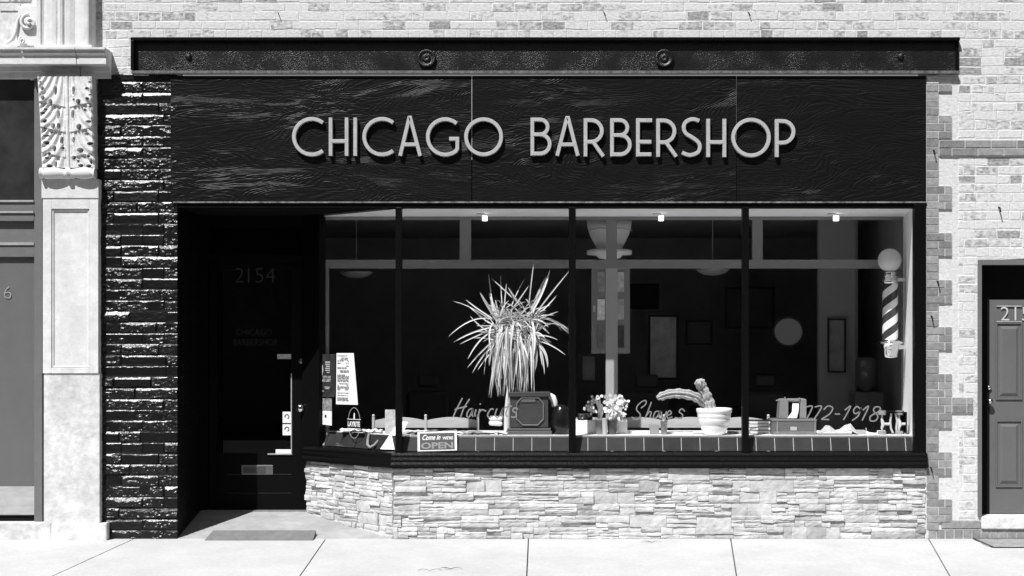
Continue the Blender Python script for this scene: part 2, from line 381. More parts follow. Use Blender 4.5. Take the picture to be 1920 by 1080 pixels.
def in_any(x0, x1, z0, z1, regs): return any(x1 > a and x0 < b and z1 > c and z0 < d for a, b, c, d in regs)
CH = .085; m = MB(); rr = random.Random(3)
block = [(X(248)-.0, X(1797), 0, Z(72)), (X(140), X(1735), 0, Z(141)), (X(1735), X(1762), 0, Z(158)), (X(1735), X(1785), 0, Z(217)),
         (DL-.03, DL+1.01, -.2, Z(485)), (X(1762), 9.5, Z(294), Z(262)), (X(1735), X(1762), 0, Z(141))]
for lo, hi in ((217, 262), (342, 386), (430, 474), (518, 563), (606, 651), (695, 797), (842, 886), (931, 990)): block.append((X(1735), X(1785), Z(hi), Z(lo)))
block += [(X(1783), X(1824), Z(773), Z(739)), (X(1735), 9.5, -.3, Z(976)-.0)]
for r in range(int(7.2/CH)+1):
    z0 = Z(72)+.004+(r-60)*CH; z1 = z0+CH-.014+rr.uniform(-.004, .004)
    if z0 < 0 or z1 > 7.2: continue
    hdr = (r % 6 == 0); x = X(140)+rr.uniform(0, .2)
    while x < 9.4:
        L = rr.choice([.095, .1, .105]) if hdr else rr.choice([.195, .2, .205, .2, .1])
        x1 = min(x+L, 9.5); zz0, zz1 = z0+rr.uniform(-.003, .003), z1
        nxt = x1
        for a, b, c, d in block:
            if x1 > a and x < b and zz1-.01 > c and zz0+.01 < d:
                if b < x1-.03: x = b+.006
                elif a > x+.03: x1 = a-.006
                elif b < nxt+.2: nxt = b-.004; x1 = x
        if x1-x > .03 and not in_any(x+.01, x1-.01, zz0+.01, zz1-.01, block):
            t = rr.random(); tone = (-.3 if t < .30 else rr.uniform(-.08, .08) if t < .60 else rr.uniform(.08, .2) if t < .93 else .34)
            p = rr.uniform(.0015, .004); j = lambda: rr.uniform(-.007, .007); c = .007
            f = [(x+j(), p-.002, zz0+j()), (x1+j(), p-.002, zz0+j()), (x1+j(), p-.002, zz1+j()), (x+j(), p-.002, zz1+j())]
            bk = [(x-c, .0045, zz0-c), (x1+c, .0045, zz0-c), (x1+c, .0045, zz1+c), (x-c, .0045, zz1+c)]
            m.poly(f, tone)
            for a in range(4): b_ = (a+1) % 4; m.poly([bk[a], bk[b_], f[b_], f[a]], -.3)
        x = nxt+rr.uniform(.010, .016)
m.build('brickwork', BRICK, B)
# --- trim bricks: toothed quoin, belt course, soldier base
m = MB(); tmo = MB(); T = 44/3/200; ZT = Z(158)
def tb(x0, x1, z0, z1, y=-.014): m.box(x0+.004, x1-.004, y+rr.uniform(-.002, .002), .02, z0+.004, z1-.004, rr.uniform(.72, 1.12)); tmo.box(x0, x1, y+.0045, .02, z0, z1)
n = 0; py = 158-0
while py < 990:
    z1, z0 = Z(py), Z(py+14.667); k = round((py-158)/14.667); wide = False
    for lo, hi in ((217, 262), (342, 386), (430, 474), (518, 563), (606, 651), (695, 797), (842, 886), (931, 976), (150, 172)):
        if lo-4 <= py < hi-6: wide = True
    xa = X(1736)
    if wide:
        if k % 2: tb(xa, X(1771), z0, z1); tb(X(1771), X(1784), z0, z1)
        else: tb(xa, X(1759), z0, z1); tb(X(1759), X(1784), z0, z1)
        if 738 <= py < 770: tb(X(1784), X(1812), z0, z1); tb(X(1812), X(1824), z0, z1)
    else: tb(xa, X(1759), z0, z1)
    py += 14.667
for r in range(2):
    x = X(1760)+(.12 if r else 0); z1 = Z(263+r*15); z0 = Z(263+r*15+14.5)
    if r: tb(X(1760), x, z0, z1)
    while x < 9.4: tb(x, x+.24, z0, z1, -.018); x += .243
x = X(1739)
while x < 9.3: tb(x, x+.079, -.02, Z(992), -.01); x += .083
m.build('quoin_trim', TRIM, B, bevel=.002); tmo.build('trim_mortar', mat('trim_mortar', .55, .9, .1, var=.15, vs=20), B)
m = MB(); m.box(X(1765), X(1838), -.012, .02, Z(991), Z(976)); m.build('base_stone', TRIM, B, bevel=.006)
m = MB(); m.box(X(1734), X(1741), -.012, .02, 0, Z(880)); m.build('mortar_patch', MORTAR, B, bevel=.004)
m = MB(); m.box(X(1737), X(1760), -.008, .02, Z(157), Z(141)); m.build('mortar_patch', MORTAR, B, bevel=.004)

# --- steel channel over the shopfront
m = MB(); xa, xb = X(248), X(1797)
m.box(xa+.03, xb-.03, -.004, .02, Z(136), Z(74)); m.build('steel_beam', STEEL, B)
m = MB(); m.box(xa, xb, -.058, -.0, Z(78), Z(72)); m.box(xa, xa+.03, -.058, 0, Z(133), Z(78)); m.box(xb-.03, xb, -.02, 0, Z(133), Z(78))
m.build('beam_flange', BLACK, B, bevel=.002)
m = MB(); m.box(xa+.005, xb-.01, -.052, -.0, Z(140), Z(134.5)); m.build('beam_lip', STEEL_EDGE, B, bevel=.003)
for px in (800, 1245):
    m = MB(); c = (X(px), -.004, Z(110)); m.lathe(c, [(.02, 0), (.05, .003), (.082, .018), (.085, .028), (.075, .036), (.062, .028), (.045, .018), (.038, .02), (.034, .032), (.022, .04), (.012, .034), (.004, .03)], 28, 'y')
    m.build('rosette', STEEL, B)
for px in (354, 1688):
    m = MB(); c = (X(px), -.004, Z(106)); m.lathe(c, [(.03, 0), (.03, .012), (.02, .022), (.004, .024)], 10, 'y'); m.build('bolt', STEEL, B)

# --- rock-faced black block pillar (height field, every block its own shape)
def rockface(x0, x1, z0, z1, y, name, step=.007):
    nx = int((x1-x0)/step)+1; nz = int((z1-z0)/step)+1
    gx, gz = np.meshgrid(np.linspace(x0, x1, nx), np.linspace(z0, z1, nz)); H = np.zeros_like(gx)
    ch = .1025; rows = np.floor((gz-z0)/ch).astype(int); r2 = random.Random(11)
    big = fbm(gx*9, gz*14, 5); fine = fbm(gx*34, gz*60, 9); rag = fbm(gx*30, gz*8, 21)
    for r in range(rows.max()+1):
        xs = [x0-r2.choice([.0, .2, .4])]
        while xs[-1] < x1: xs.append(xs[-1]+r2.choice([.2, .35, .42, .62]))
        for a, b in zip(xs[:-1], xs[1:]):
            M = (rows == r) & (gx >= a) & (gx < b)
            if not M.any(): continue
            u0 = (gx[M]-a); u1 = (b-gx[M]); v0 = gz[M]-(z0+r*ch); v1 = ch-v0; base = r2.uniform(.006, .018)
            kind = r2.random(); slo = r2.uniform(.42, .95); flo = r2.uniform(.0035, .009); rg = r2.uniform(.004, .012); bul = base+(big[M]-.45)*(.034 if kind < .65 else .006)+(fine[M]-.45)*(.015 if kind < .65 else .003)
            tilt = r2.uniform(-.10, .05); bul = bul+tilt*(v0-ch/2)
            e = np.minimum.reduce([u0*1.6, u1*1.6, v0*1.2, .0015+np.maximum(v1-rag[M]*rg, 0)*slo])
            H[M] = np.minimum(np.maximum(bul, flo), np.maximum(e, 0)+.002)
    H = np.clip(H, 0, .05)
    pts = np.stack([gx, y-H, gz], -1); mm = MB(); mm.grid(pts, smooth=False)
    return mm
mm = rockface(X(184), X(333), -.02, Z(141), -.002, 'p'); 
pil = mm.build('block_pillar', ROCK, B)
m = MB(); m.box(X(321), X(333)-.002, .0, .96, -.02, Z(141)-.01); m.build('doorway_side_wall', mat('black_side_wall', .004, .5, .1, bump=1.0, bs=10, stretch=(1, 1, 3)), B)
m = MB(); m.box(X(232), X(279), -.016, .0, Z(142.5), Z(138)); m.build('mortar_patch', MORTAR, B)

# --- doorway ceiling and header over glass
m = MB(); m.box(X(333)-.1, X(1740), .10, 1.05, Z(391)+.016, Z(200)-.3); m.build('soffit', BLACKM, B)
m = MB(); m.box(X(323), X(1737), -.012, .10, Z(390), Z(381.5)); m.build('window_header', BLACK, B, bevel=.003)
# --- window frame: corner post, mullions, right jamb
CR = Vector((X(748), .02, 0)); BE = Vector((X(574, .96), .96, 0)); AD = (BE-CR).normalized(); AN = Vector((-AD.y, AD.x, 0))
if AN.y > 0: AN = -AN
ZB = Z(848); ZTOP = Z(389)
for a, b in ((742, 754), (1066.5, 1079.5), (1391, 1403.5)):
    m = MB(); m.box(X(a), X(b), -.035, .045, ZB-.0, ZTOP); m.build('mullion', BLACK, B, bevel=.004)
m = MB(); m.box(X(1713), X(1734.5), -.03, .05, ZB-.01, ZTOP+.03); m.build('window_jamb', BLACK, B, bevel=.004)
p = hit(603, 700, CR, AN); q_ = BE
m = MB()
for off0, off1, za, zb in ((0.0, (BE-Vector((p.x, p.y, 0))).length, ZB-.05, ZTOP+.02),):
    o0 = BE-AD*off1
    for s1, s2 in ((-.03, .05),):
        pts = [BE-AN*.05*-1, o0+AN*.03, o0-AN*.05, BE-AN*.05]
        vs = [Vector((v.x, v.y, za)) for v in pts]+[Vector((v.x, v.y, zb)) for v in pts]
        m.add(vs, [(0,1,2,3), (7,6,5,4), (0,4,5,1), (1,5,6,2), (2,6,7,3), (3,7,4,0)])
m.build('window_jamb', BLACK, B)
# --- glass
for a, b in ((754, 1066.5), (1079.5, 1391), (1403.5, 1713)):
    m = MB(); m.poly([(X(a), .012, ZB), (X(b), .012, ZB), (X(b), .012, ZTOP), (X(a), .012, ZTOP)]); g = m.build('window_pane', GLASS, B)
    if a == 754: PANE1 = g
    elif a < 1100: PANE2 = g
    else: PANE3 = g
m = MB(); m.poly([(BE.x, BE.y, ZB), (CR.x, CR.y, ZB), (CR.x, CR.y, ZTOP), (BE.x, BE.y, ZTOP)]); PANE0 = m.build('window_pane', GLASS, B)

# --- sill (moulded) straight and angled
prof = [(.05, Z(847)), (-.03, Z(849)), (-.045, Z(853)), (-.042, Z(857)), (-.052, Z(862)), (-.044, Z(866)), (-.060, Z(870)), (-.064, Z(873)), (-.060, Z(876.5)), (.0, Z(877)), (.05, Z(877))]
m = MB(); q = len(prof)
def at_line(u, off): # along the window line, off towards the street
    return u
# corner mitre direction
mit = (Vector((0, -1, 0))+AN).normalized(); mit = mit/mit.dot(Vector((0, -1, 0)))
K0 = Vector((X(738), 0, 0)); BE2 = K0+AD*((BE-CR).length-.09)
A = [Vector((X(1737), y, z)) for y, z in prof]; K = [Vector((K0.x, 0, z))+mit*(-y) for y, z in prof]; E = [Vector((BE2.x, BE2.y, z))+AN*(-y) for y, z in prof]
m.add(K+A, [(i, i+1, q+i+1, q+i) for i in range(q-1)]); m.add(E+K, [(i, i+1, q+i+1, q+i) for i in range(q-1)]); m.poly(A); m.poly(E)
m.build('window_sill', BLACK, B)
# --- stacked ledge stone under the window
def ledge(mm, org, dr, nrm, u0, u1, z0f, z1, seed):
    r3 = random.Random(seed)
    def pt(u, z, d): v = org+dr*u+nrm*d; return (v.x, v.y, z)
    rows = 6; hh = (z1-0.0)/rows
    for r in range(rows):
        ztop = z1-r*hh; u = u0-(r3.uniform(0, .3))
        while u < u1:
            L = r3.uniform(.12, .42); a = max(u, u0); b = min(u+L, u1); u += L
            if b-a < .015: continue
            ns = r3.choice([1, 2, 2, 3, 3, 3, 4]); cuts = [0]+[(q_+1)/ns+r3.uniform(-.28, .28)/ns for q_ in range(ns-1)]+[1]
            for c0, c1 in zip(cuts[:-1], cuts[1:]):
                sub = [(a, b)] if (b-a < .16 or r3.random() < .4) else [(a, a+(b-a)*r3.uniform(.3, .7))]
                if len(sub) == 1 and sub[0][1] < b: sub.append((sub[0][1], b))
                for sa, sb in sub:
                    za = ztop-hh*c1; zb = ztop-hh*c0; za = max(za, z0f((sa+sb)/2)-.03)
                    if zb <= z0f((sa+sb)/2)-.0: continue
                    d = r3.uniform(.002, .018) if r3.random() < .8 else r3.uniform(.018, .030)
                    t = r3.uniform(.92, 1.1) if r3.random() < .85 else r3.uniform(.68, .88)
                    nx = max(2, int((sb-sa)/.035)); nz = 3; g = .0012; gr = []
                    tilt = r3.uniform(-.006, .006); twist = r3.uniform(-.006, .006)
                    for i in range(nz+1):
                        row = []
                        for k in range(nx+1):
                            uu = sa+g+(sb-sa-2*g)*k/nx; zz = za+g+(zb-za-2*g)*i/nz
                            dd = d+tilt*(i/nz-.5)*2+twist*(k/nx-.5)*2+r3.uniform(-.0022, .0022)
                            if i in (0, nz): dd -= .003; zz += r3.uniform(-.0015, .0015)
                            row.append(pt(uu, zz, dd))
                        gr.append(row)
                    G = np.array(gr); mm.grid(G, np.full((nz, nx), t), smooth=False)
                    for row, rev in ((gr[0], 0), (gr[-1], 1)):
                        for k in range(nx):
                            p0, p1 = row[k], row[k+1]; uu0 = sa+g+(sb-sa-2*g)*k/nx; uu1 = sa+g+(sb-sa-2*g)*(k+1)/nx
                            zq = p0[2]; mm.poly([p0, p1, pt(uu1, zq, -.02), pt(uu0, zq, -.02)] if rev else [p1, p0, pt(uu0, zq, -.02), pt(uu1, zq, -.02)], t)
                    for k, uu in ((0, sa+g), (nx, sb-g)):
                        for i in range(nz):
                            mm.poly([gr[i][k], gr[i+1][k], pt(uu, gr[i+1][k][2], -.02), pt(uu, gr[i][k][2], -.02)], t)
m = MB(); zt = Z(877.5)-.002
ledge(m, Vector((X(738), -.005, 0)), Vector((1, 0, 0)), Vector((0, -1, 0)), 0.0, X(1734)-X(738), lambda u: -.02, zt, 5)
LA = (BE2-K0).length
ledge(m, Vector((K0.x, -.005, 0)), AD, AN, 0.0, LA, lambda u: .16*(u*AD.y/.96)-.01, zt, 8)
m.build('stone_bulkhead', VENEER, B)
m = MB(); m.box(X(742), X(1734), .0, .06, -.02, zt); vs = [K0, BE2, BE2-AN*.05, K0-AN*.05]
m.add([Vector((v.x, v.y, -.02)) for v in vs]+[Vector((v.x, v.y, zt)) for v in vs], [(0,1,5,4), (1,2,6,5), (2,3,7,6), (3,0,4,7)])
m.build('bulkhead_backing', mat('dark_mortar', .2, .9, .1), B)  # dark mortar behind the stones

# --- display: tiled upstand, shelf, ceiling, side wall
ZS = Z(817, .08); ZR = ZB+.01; r4 = random.Random(4)
m = MB(); gm = MB(); x = X(1714)-.04; tw = 35.2/200; xs = [X(1714)+.03]
xt = X(1701)
while xt > X(752): xs.append(xt); xt -= tw
xs.append(X(750))
def up(x, f): return (x, .045+.045*f, ZR+(ZS-ZR)*f)
for a, b in zip(xs[1:], xs[:-1]):
    g = .0035; t = r4.uniform(.85, 1.15)
    m.poly([up(a+g, .0), up(b-g, .0), up(b-g, .97), up(a+g, .97)], t)
a, b = X(748), X(1716); gm.poly([(a, .048, ZR), (b, .048, ZR), (b, .094, ZS-.002), (a, .094, ZS-.002)])
# angled leg
sd = CR+Vector((0, .01, 0)); nA = 6; la = (BE-CR).length*.97
for k in range(nA):
    a = la*k/nA; b = la*(k+1)/nA-.007
    def upa(u, f): v = CR+AD*u-AN*(.022+.06*f); return (v.x, v.y, ZR+(ZS-ZR)*f)
    m.poly([upa(b, 0), upa(a, 0), upa(a, .97), upa(b, .97)], r4.uniform(.85, 1.1))
m.build('tiled_upstand', TILE, B); gm.build('tile_grout', GROUT, B)
shelf_pts = [(X(1737, 1), .97), (BE.x-AN.x*.08, .97), (BE.x-AN.x*.08, BE.y-AN.y*.08), (CR.x-AN.x*.08+.05, .082), (X(1716), .082)]
m = MB(); m.poly([(x, y, ZS) for x, y in reversed(shelf_pts)] if False else [(x, y, ZS) for x, y in shelf_pts]); 
for (a, b) in zip(shelf_pts[2:], shelf_pts[3:]): m.poly([(a[0], a[1], ZS-.012), (b[0], b[1], ZS-.012), (b[0], b[1], ZS), (a[0], a[1], ZS)])
m.build('display_shelf', mat('shelf_top', .8, .7, .2, var=.1), B)
m = MB(); m.box(X(752), X(1714), .082, .094, ZS-.008, ZS+.004); m.build('shelf_edge', WHITE, B)
ZC = Z(391)
m = MB(); cpl = [(X(1745, .03), .03), (X(1760, 1), .97), (BE.x+.02, .97), (CR.x-.01, .03)]
m.poly([(x, y, ZC) for x, y in cpl]); m.poly([(x, y, ZC+.012) for x, y in cpl[::-1]])
o = m.build('display_ceiling', CEIL, B)
m = MB(); wv = [(X(1713.5), .05), (X(1691, .97)+.0, .97), (X(1691, .97)+.05, .97), (X(1713.5)+.05, .05)]
m.add([(x, y, .2) for x, y in wv]+[(x, y, 3.3) for x, y in wv], [(0,1,5,4), (1,2,6,5), (2,3,7,6), (3,0,4,7)]); m.build('display_side_wall', CEIL, B)
m = MB(); m.box(X(1750, 1), X(1750, 1)+.1, .06, 6.6, .1, 3.4); m.build('room_side_wall', INR, B)
m = MB(); m.box(X(300), X(300)+.1, .97, 6.6, .1, 3.4); m.build('room_side_wall', BLACKM, B)  # black so no lit wall shows through the door; shade put into the colour
m = MB(); m.box(X(300)+.1, BE.x, 1.9, 2.0, .14, 3.3); m.build('added_dark_partition', BLACKM, B)  # black sheet added to keep the view through the door glass dark
m = MB(); m.box(BE.x-.06, BE.x-.0, 1.07, 1.9, .14, 3.3); m.build('added_dark_partition', BLACKM, B)  # second added sheet, closes the dark pocket off from the shop
# --- inner partition frame
PD = .84
def fr(mm, px0, px1, py0, py1, d=PD, th=.05): mm.box(X(px0, d), X(px1, d), d, d+th, Z(py1, d), Z(py0, d))
m = MB()
fr(m, 603, 1691, 487, 503); fr(m, 603, 1691, 406, 412)
m.build('partition_rail', FRAME_SHADED, B)
for a, b, c, d_ in ((603, 616, 503, 835), (603, 608, 412, 487), (862, 883, 412, 487), (1137, 1157, 412, 487), (1136, 1158, 503, 835), (1411, 1430, 412, 487), (1692, 1699, 392, 835)):
    m = MB(); fr(m, a, b, c, d_, PD+.003, .044); m.build('partition_post', POST_SUNLIT if a == 1136 else FRAME_SHADED, B)
# --- shop room
m = MB(); m.box(X(200, 6), X(1900, 6), 6.5, 6.6, .1, 3.4); m.build('room_back_wall', INW, B)
m = MB(); m.box(X(200, 6), X(1900, 6), 1.0, 6.6, .05, .14); m.build('room_floor', mat('dark_floor', .05, .5, .2), B)
m = MB(); m.box(X(200, 6), X(1900, 6), 1.06, 6.6, 3.3, 3.4); m.build('room_ceiling', INW, B)
m = MB(); m.box(X(1535, 3.0), X(1604, 3.0), 3.0, 3.1, .14, 3.3); m.box(X(1604, 3.0), X(1604, 3.0)+.05, 3.1, 4.6, .14, 3.3); m.box(X(1604, 4.6), X(1700, 4.6), 4.6, 4.7, .14, 3.3); m.build('room_inner_wall', INR, B)
# --- shop door
DD = .96
door = bpy.data.objects.new('shop_door', None); C.objects.link(door); door.parent = B
door.location = Vector((X(485, DD), DD, .16))-B.location; door['label'] = 'black shop door with a big glass pane'
def dbx(mm, px0, px1, py0, py1, y0, y1): mm.box(X(px0, DD), X(px1, DD), y0, y1, Z(py1, DD), Z(py0, DD))
m = MB(); dbx(m, 330, 390, 380, 962, DD-.02, DD+.1); dbx(m, 390, 604, 380, 425, DD-.02, DD+.1); dbx(m, 576, 604, 425, 962, DD-.02, DD+.1); dbx(m, 390, 576, 478, 494, DD-.02, DD+.1)
m.build('door_frame', BLACKD, B)
m = MB(); dbx(m, 393, 406, 496, 957, DD, DD+.05); dbx(m, 546, 575, 496, 957, DD, DD+.05); dbx(m, 406, 546, 496, 506, DD, DD+.05); dbx(m, 406, 546, 850, 957, DD, DD+.05); 
m.build('door_leaf', BLACKD, door)
m = MB(); dbx(m, 502, 548, 850, 852.5, DD-.012, DD+.0); dbx(m, 545.5, 547.5, 700, 850, DD-.008, DD); m.build('glazing_bead', GREYL, door)
m = MB(); dbx(m, 425, 546, 888.6, 890, DD-.006, DD); dbx(m, 425, 546, 924, 925, DD-.004, DD); m.build('panel_moulding', mat('dull_edge', .02, .6, .3), door)
m = MB(); dbx(m, 406, 546, 506, 850, DD+.02, DD+.024); m.build('door_pane', GLASS, door)
m = MB(); dbx(m, 453, 512, 872, 890, DD-.008, DD); m.build('mail_slot', mat('worn_brass', .2, .35, .4, metal=.7), door, bevel=.003)
m = MB(); dbx(m, 456, 498, 875, 887, DD-.012, DD-.008); m.build('mail_flap', mat('mail_flap_metal', .06, .4, .4), door)
m = MB(); m.lathe((X(565, DD), DD, Z(765, DD)), [(.036, 0), (.036, .006), (.014, .01), (.014, .03), (.034, .045), (.040, .06), (.034, .074), (.014, .08), (.002, .081)], 20, 'y'); m.build('door_knob', CHROME, door)
m = MB(); m.lathe((X(565, DD), DD, Z(677, DD)), [(.028, 0), (.028, .01), (.022, .018), (.002, .02)], 16, 'y'); m.build('deadbolt', mat('dull_lock', .2, .4, .4, metal=.8), door)
m = MB(); dbx(m, 380, 590, 956, 961, DD-.06, DD+.02); m.build('threshold', mat('metal_threshold', .28, .5, .4, metal=.4, var=.3, vs=20), B)
for py0, py1 in ((772, 793), (795.5, 816)):
    m = MB(); dbx(m, 530, 545.5, py0, py1, DD-.002, DD+.0); s_ = m.build('sticker', PAPER, door)
    m = MB(); cx, cz = X(538, DD), Z((py0+py1)/2-1, DD); m.ribbon([(cx+.02*math.cos(a), cz+.022*math.sin(a)) for a in [math.radians(t) for t in range(200, -95, -25)]], .009, DD-.004, DD-.0025); m.build('sticker_mark', INK, s_)
m = MB(); dbx(m, 517, 546, 842.5, 850, DD-.003, DD+.0); m.build('paper_strip', WHITE, door)
m = MB(); dbx(m, 520, 546, 664, 673, DD-.003, DD+.0); m.build('hours_label', mat('dim_label', .5, .7, .2, var=.3, vs=60), door)
m = MB(); 
for k, ch in enumerate('2154'): m.text(ch, X(441+k*19+(5 if ch == '1' else 0), DD), Z(530, DD), .148, DD-.004, DD, bold=-.015)
o = m.build('door_number', DECALN, door)
m = MB(); m.text('CHICAGO', X(442, DD), Z(629, DD), .065, DD+.016, DD, width=.36); m.build('pane_lettering', DECALD, door)
m = MB(); m.text('BARBERSHOP', X(437, DD), Z(648, DD), .065, DD+.016, DD, width=.44); m.build('pane_lettering', DECALD, door)

# --- painted window lettering
def z1_(pts, ox, oy, s): return [(X(ox+a/s, .004), Z(oy+b/s, .004)) for a, b in pts]
def smooth_path(pts, n=5):
    if len(pts) < 3: return pts
    out = []; P_ = [pts[0]]+list(pts)+[pts[-1]]
    for i in range(1, len(P_)-2):
        for k in range(n):
            t = k/n; a, b, c, d = P_[i-1], P_[i], P_[i+1], P_[i+2]
            out.append(tuple(.5*((2*b[j])+(-a[j]+c[j])*t+(2*a[j]-5*b[j]+4*c[j]-d[j])*t*t+(-a[j]+3*b[j]-3*c[j]+d[j])*t**3) for j in (0, 1)))
    return out+[pts[-1]]
def strokes(name, pane, lst, ox, oy, s, wd):
    m = MB(); y = .004
    for i, st in enumerate(lst): m.ribbon(z1_(smooth_path(st), ox, oy, s), wd, y-.0004*(i % 5), y+.003)
    o = m.build(name, DECAL, pane); return o
o = strokes('window_lettering', PANE1, [[(685,105),(640,190),(600,270),(575,330)], [(770,115),(700,230),(665,330)], [(590,245),(650,225),(740,205)],
 [(815,235),(770,240),(738,300),(748,332),(775,320),(808,245),(800,300),(812,330)], [(850,240),(832,300),(842,325)], [(893,180),(906,172)],
 [(893,235),(880,290),(872,332)], [(880,290),(915,245),(970,262)], [(1060,240),(1025,238),(988,300),(1000,335),(1050,320)],
 [(1100,230),(1078,300),(1095,335),(1130,320),(1170,232),(1155,300),(1170,335)], [(1250,170),(1205,290),(1230,332)], [(1190,218),(1280,200)],
 [(1352,238),(1312,222),(1290,258),(1332,290),(1318,332),(1265,328)]], 760, 730, 6.4, .013)
o['label'] = 'painted script reading Haircuts'
o = strokes('window_lettering', PANE2, [[(800,482),(850,440),(852,402),(815,410),(765,455),(755,500),(792,545),(785,585),(740,603),(703,572)],
 [(912,415),(880,500),(843,592)], [(858,560),(892,518),(910,530),(898,575),(925,590)], [(990,515),(955,520),(933,570),(950,592),(980,560),(1000,518),(990,570),(1010,590)],
 [(1018,520),(1022,585),(1045,580),(1072,515)], [(1078,560),(1122,538),(1105,508),(1078,540),(1085,588),(1135,572)], [(1265,518),(1235,488),(1205,520),(1242,552),(1225,592),(1160,578)]], 1060, 680, 5.647, .011)
o['label'] = 'painted script reading Shaves'
o = strokes('window_lettering', PANE3, [[(893,552),(938,550),(898,638)], [(955,552),(1005,550),(950,642)], [(1020,572),(1050,545),(1085,558),(1065,600),(1003,641)], [(1003,641),(1060,643)], [(1100,603),(1137,603)],
 [(1172,575),(1215,548),(1163,646)], [(1286,570),(1262,548),(1236,575),(1247,600),(1280,585),(1288,562),(1270,615),(1225,650)], [(1303,575),(1345,548),(1298,650)],
 [(1425,552),(1395,552),(1380,575),(1398,596),(1428,572),(1425,552)], [(1398,596),(1358,620),(1358,650),(1392,652),(1412,625),(1398,596)]], 1280, 620, 3.857, .012)
o['label'] = 'painted phone number reading 772-1918'

# --- side entry door on the right
ed = bpy.data.objects.new('entry_door', None); C.objects.link(ed); ed.parent = B; ED = .17
ed.location = Vector((X(1890), ED, Z(966, ED)))-B.location; ed['label'] = 'grey panelled side door numbered 215'
m = MB(); m.box(DL-.035, DL, -.02, ED+.06, Z(968), Z(487)); m.box(DL, DL+1.02, -.02, .04, Z(497), Z(487)); m.box(DL+.98, DL+1.02, -.02, ED+.06, Z(968), Z(497)); m.build('entry_door_frame', GREYP, B, bevel=.003)
m = MB(); m.box(DL, DL+1.0, ED+.0, ED+.05, Z(968), Z(497)); 
m = MB(); dl = X(1853, ED); m.box(DL, DL+.98, ED+.05, ED+.08, Z(968), Z(490)); m.build('door_reveal', BLACKM, ed)
m = MB(); m.box(X(1855.5, ED), DL+.975, ED, ED+.045, Z(963, ED), Z(562, ED)); m.build('door_leaf', GREYD, ed)
m = MB(); m.box(DL+.002, X(1855, ED), ED-.004, ED+.05, Z(966), Z(497.5)); m.box(X(1855, ED), DL+.978, ED+.01, ED+.05, Z(561.5, ED), Z(497.5)); m.build('transom_panel', BLACKM, ed)
def panel(mm, px0, px1, py0, py1):
    x0, x1, z0, z1 = X(px0, ED), X(px1, ED), Z(py1, ED), Z(py0, ED); c = [(x0, z0), (x1, z0), (x1, z1), (x0, z1)]
    mm.ribbon(c, .012, ED-.012, ED+.002, closed=True)
    e = .03; o_ = [(x0+e, ED-.002, z0+e), (x1-e, ED-.002, z0+e), (x1-e, ED-.002, z1-e), (x0+e, ED-.002, z1-e)]
    g = .055; i_ = [(x0+g, ED-.014, z0+g), (x1-g, ED-.014, z0+g), (x1-g, ED-.014, z1-g), (x0+g, ED-.014, z1-g)]
    mm.poly(i_)
    for a in range(4): b = (a+1) % 4; mm.poly([o_[a], o_[b], i_[b], i_[a]])
for off in (0, 62):
    for py0, py1 in ((606, 748), (789, 912)):
        m = MB(); panel(m, 1868+off, 1915+off, py0, py1); m.build('door_panel', GREYD, ed)
m = MB(); m.ribbon([(X(1868, ED), Z(574, ED)), (X(1915, ED), Z(574, ED))], .012, ED-.012, ED); m.build('number_moulding', GREYL, ed)
m = MB(); m.ribbon([(X(1868, ED), Z(603, ED)), (X(1915, ED), Z(603, ED))], .01, ED-.012, ED); m.build('number_moulding', GREYL, ed)
m = MB(); m.text('215', X(1875.5, ED), Z(601, ED), .13, ED-.012, ED, width=.275, bold=-.01); m.build('door_number', mat('number_metal', .55, .4, .4), ed)
m = MB(); m.lathe((X(1851, ED)+.01, ED, Z(752, ED)), [(.026, 0), (.012, .01), (.012, .03), (.028, .045), (.03, .06), (.002, .07)], 14, 'y'); m.build('door_knob', CHROME, ed)
m = MB(); m.lathe((X(1852, ED)+.01, ED, Z(727, ED)), [(.02, 0), (.02, .02), (.002, .022)], 14, 'y'); m.build('deadbolt', CHROME, ed)
m = MB(); m.box(X(1839), 6.2, -.03, ED+.1, Z(992), Z(968)); m.build('door_sill', STONEW, B, bevel=.012)
m = MB(); m.ribbon([(X(1836), Z(486)), (X(1960), Z(480))], .03, -.006, .01); m.build('mortar_patch', MORTAR, B)
# hooks left in the brickwork
for px, py in ((1750, 285), (1757, 530), (1746, 596), (1745, 880), (1873, 392)):
    m = MB(); c = P(px, py, -.016); m.tube([c+Vector((0, .02, .02)), c+Vector((0, -.03, .01)), c+Vector((.008, -.035, -.03))], .006, 6); m.build('iron_hook', BLACK, B)
for px in (1133, 1404, 522):
    m = MB(); c = P(px, 25, -.004); m.tube([c+Vector((-.01, .02, .02)), c+Vector((0, -.02, 0)), c+Vector((.012, -.02, -.03))], .004, 5); m.build('iron_hook', BLACK, B)

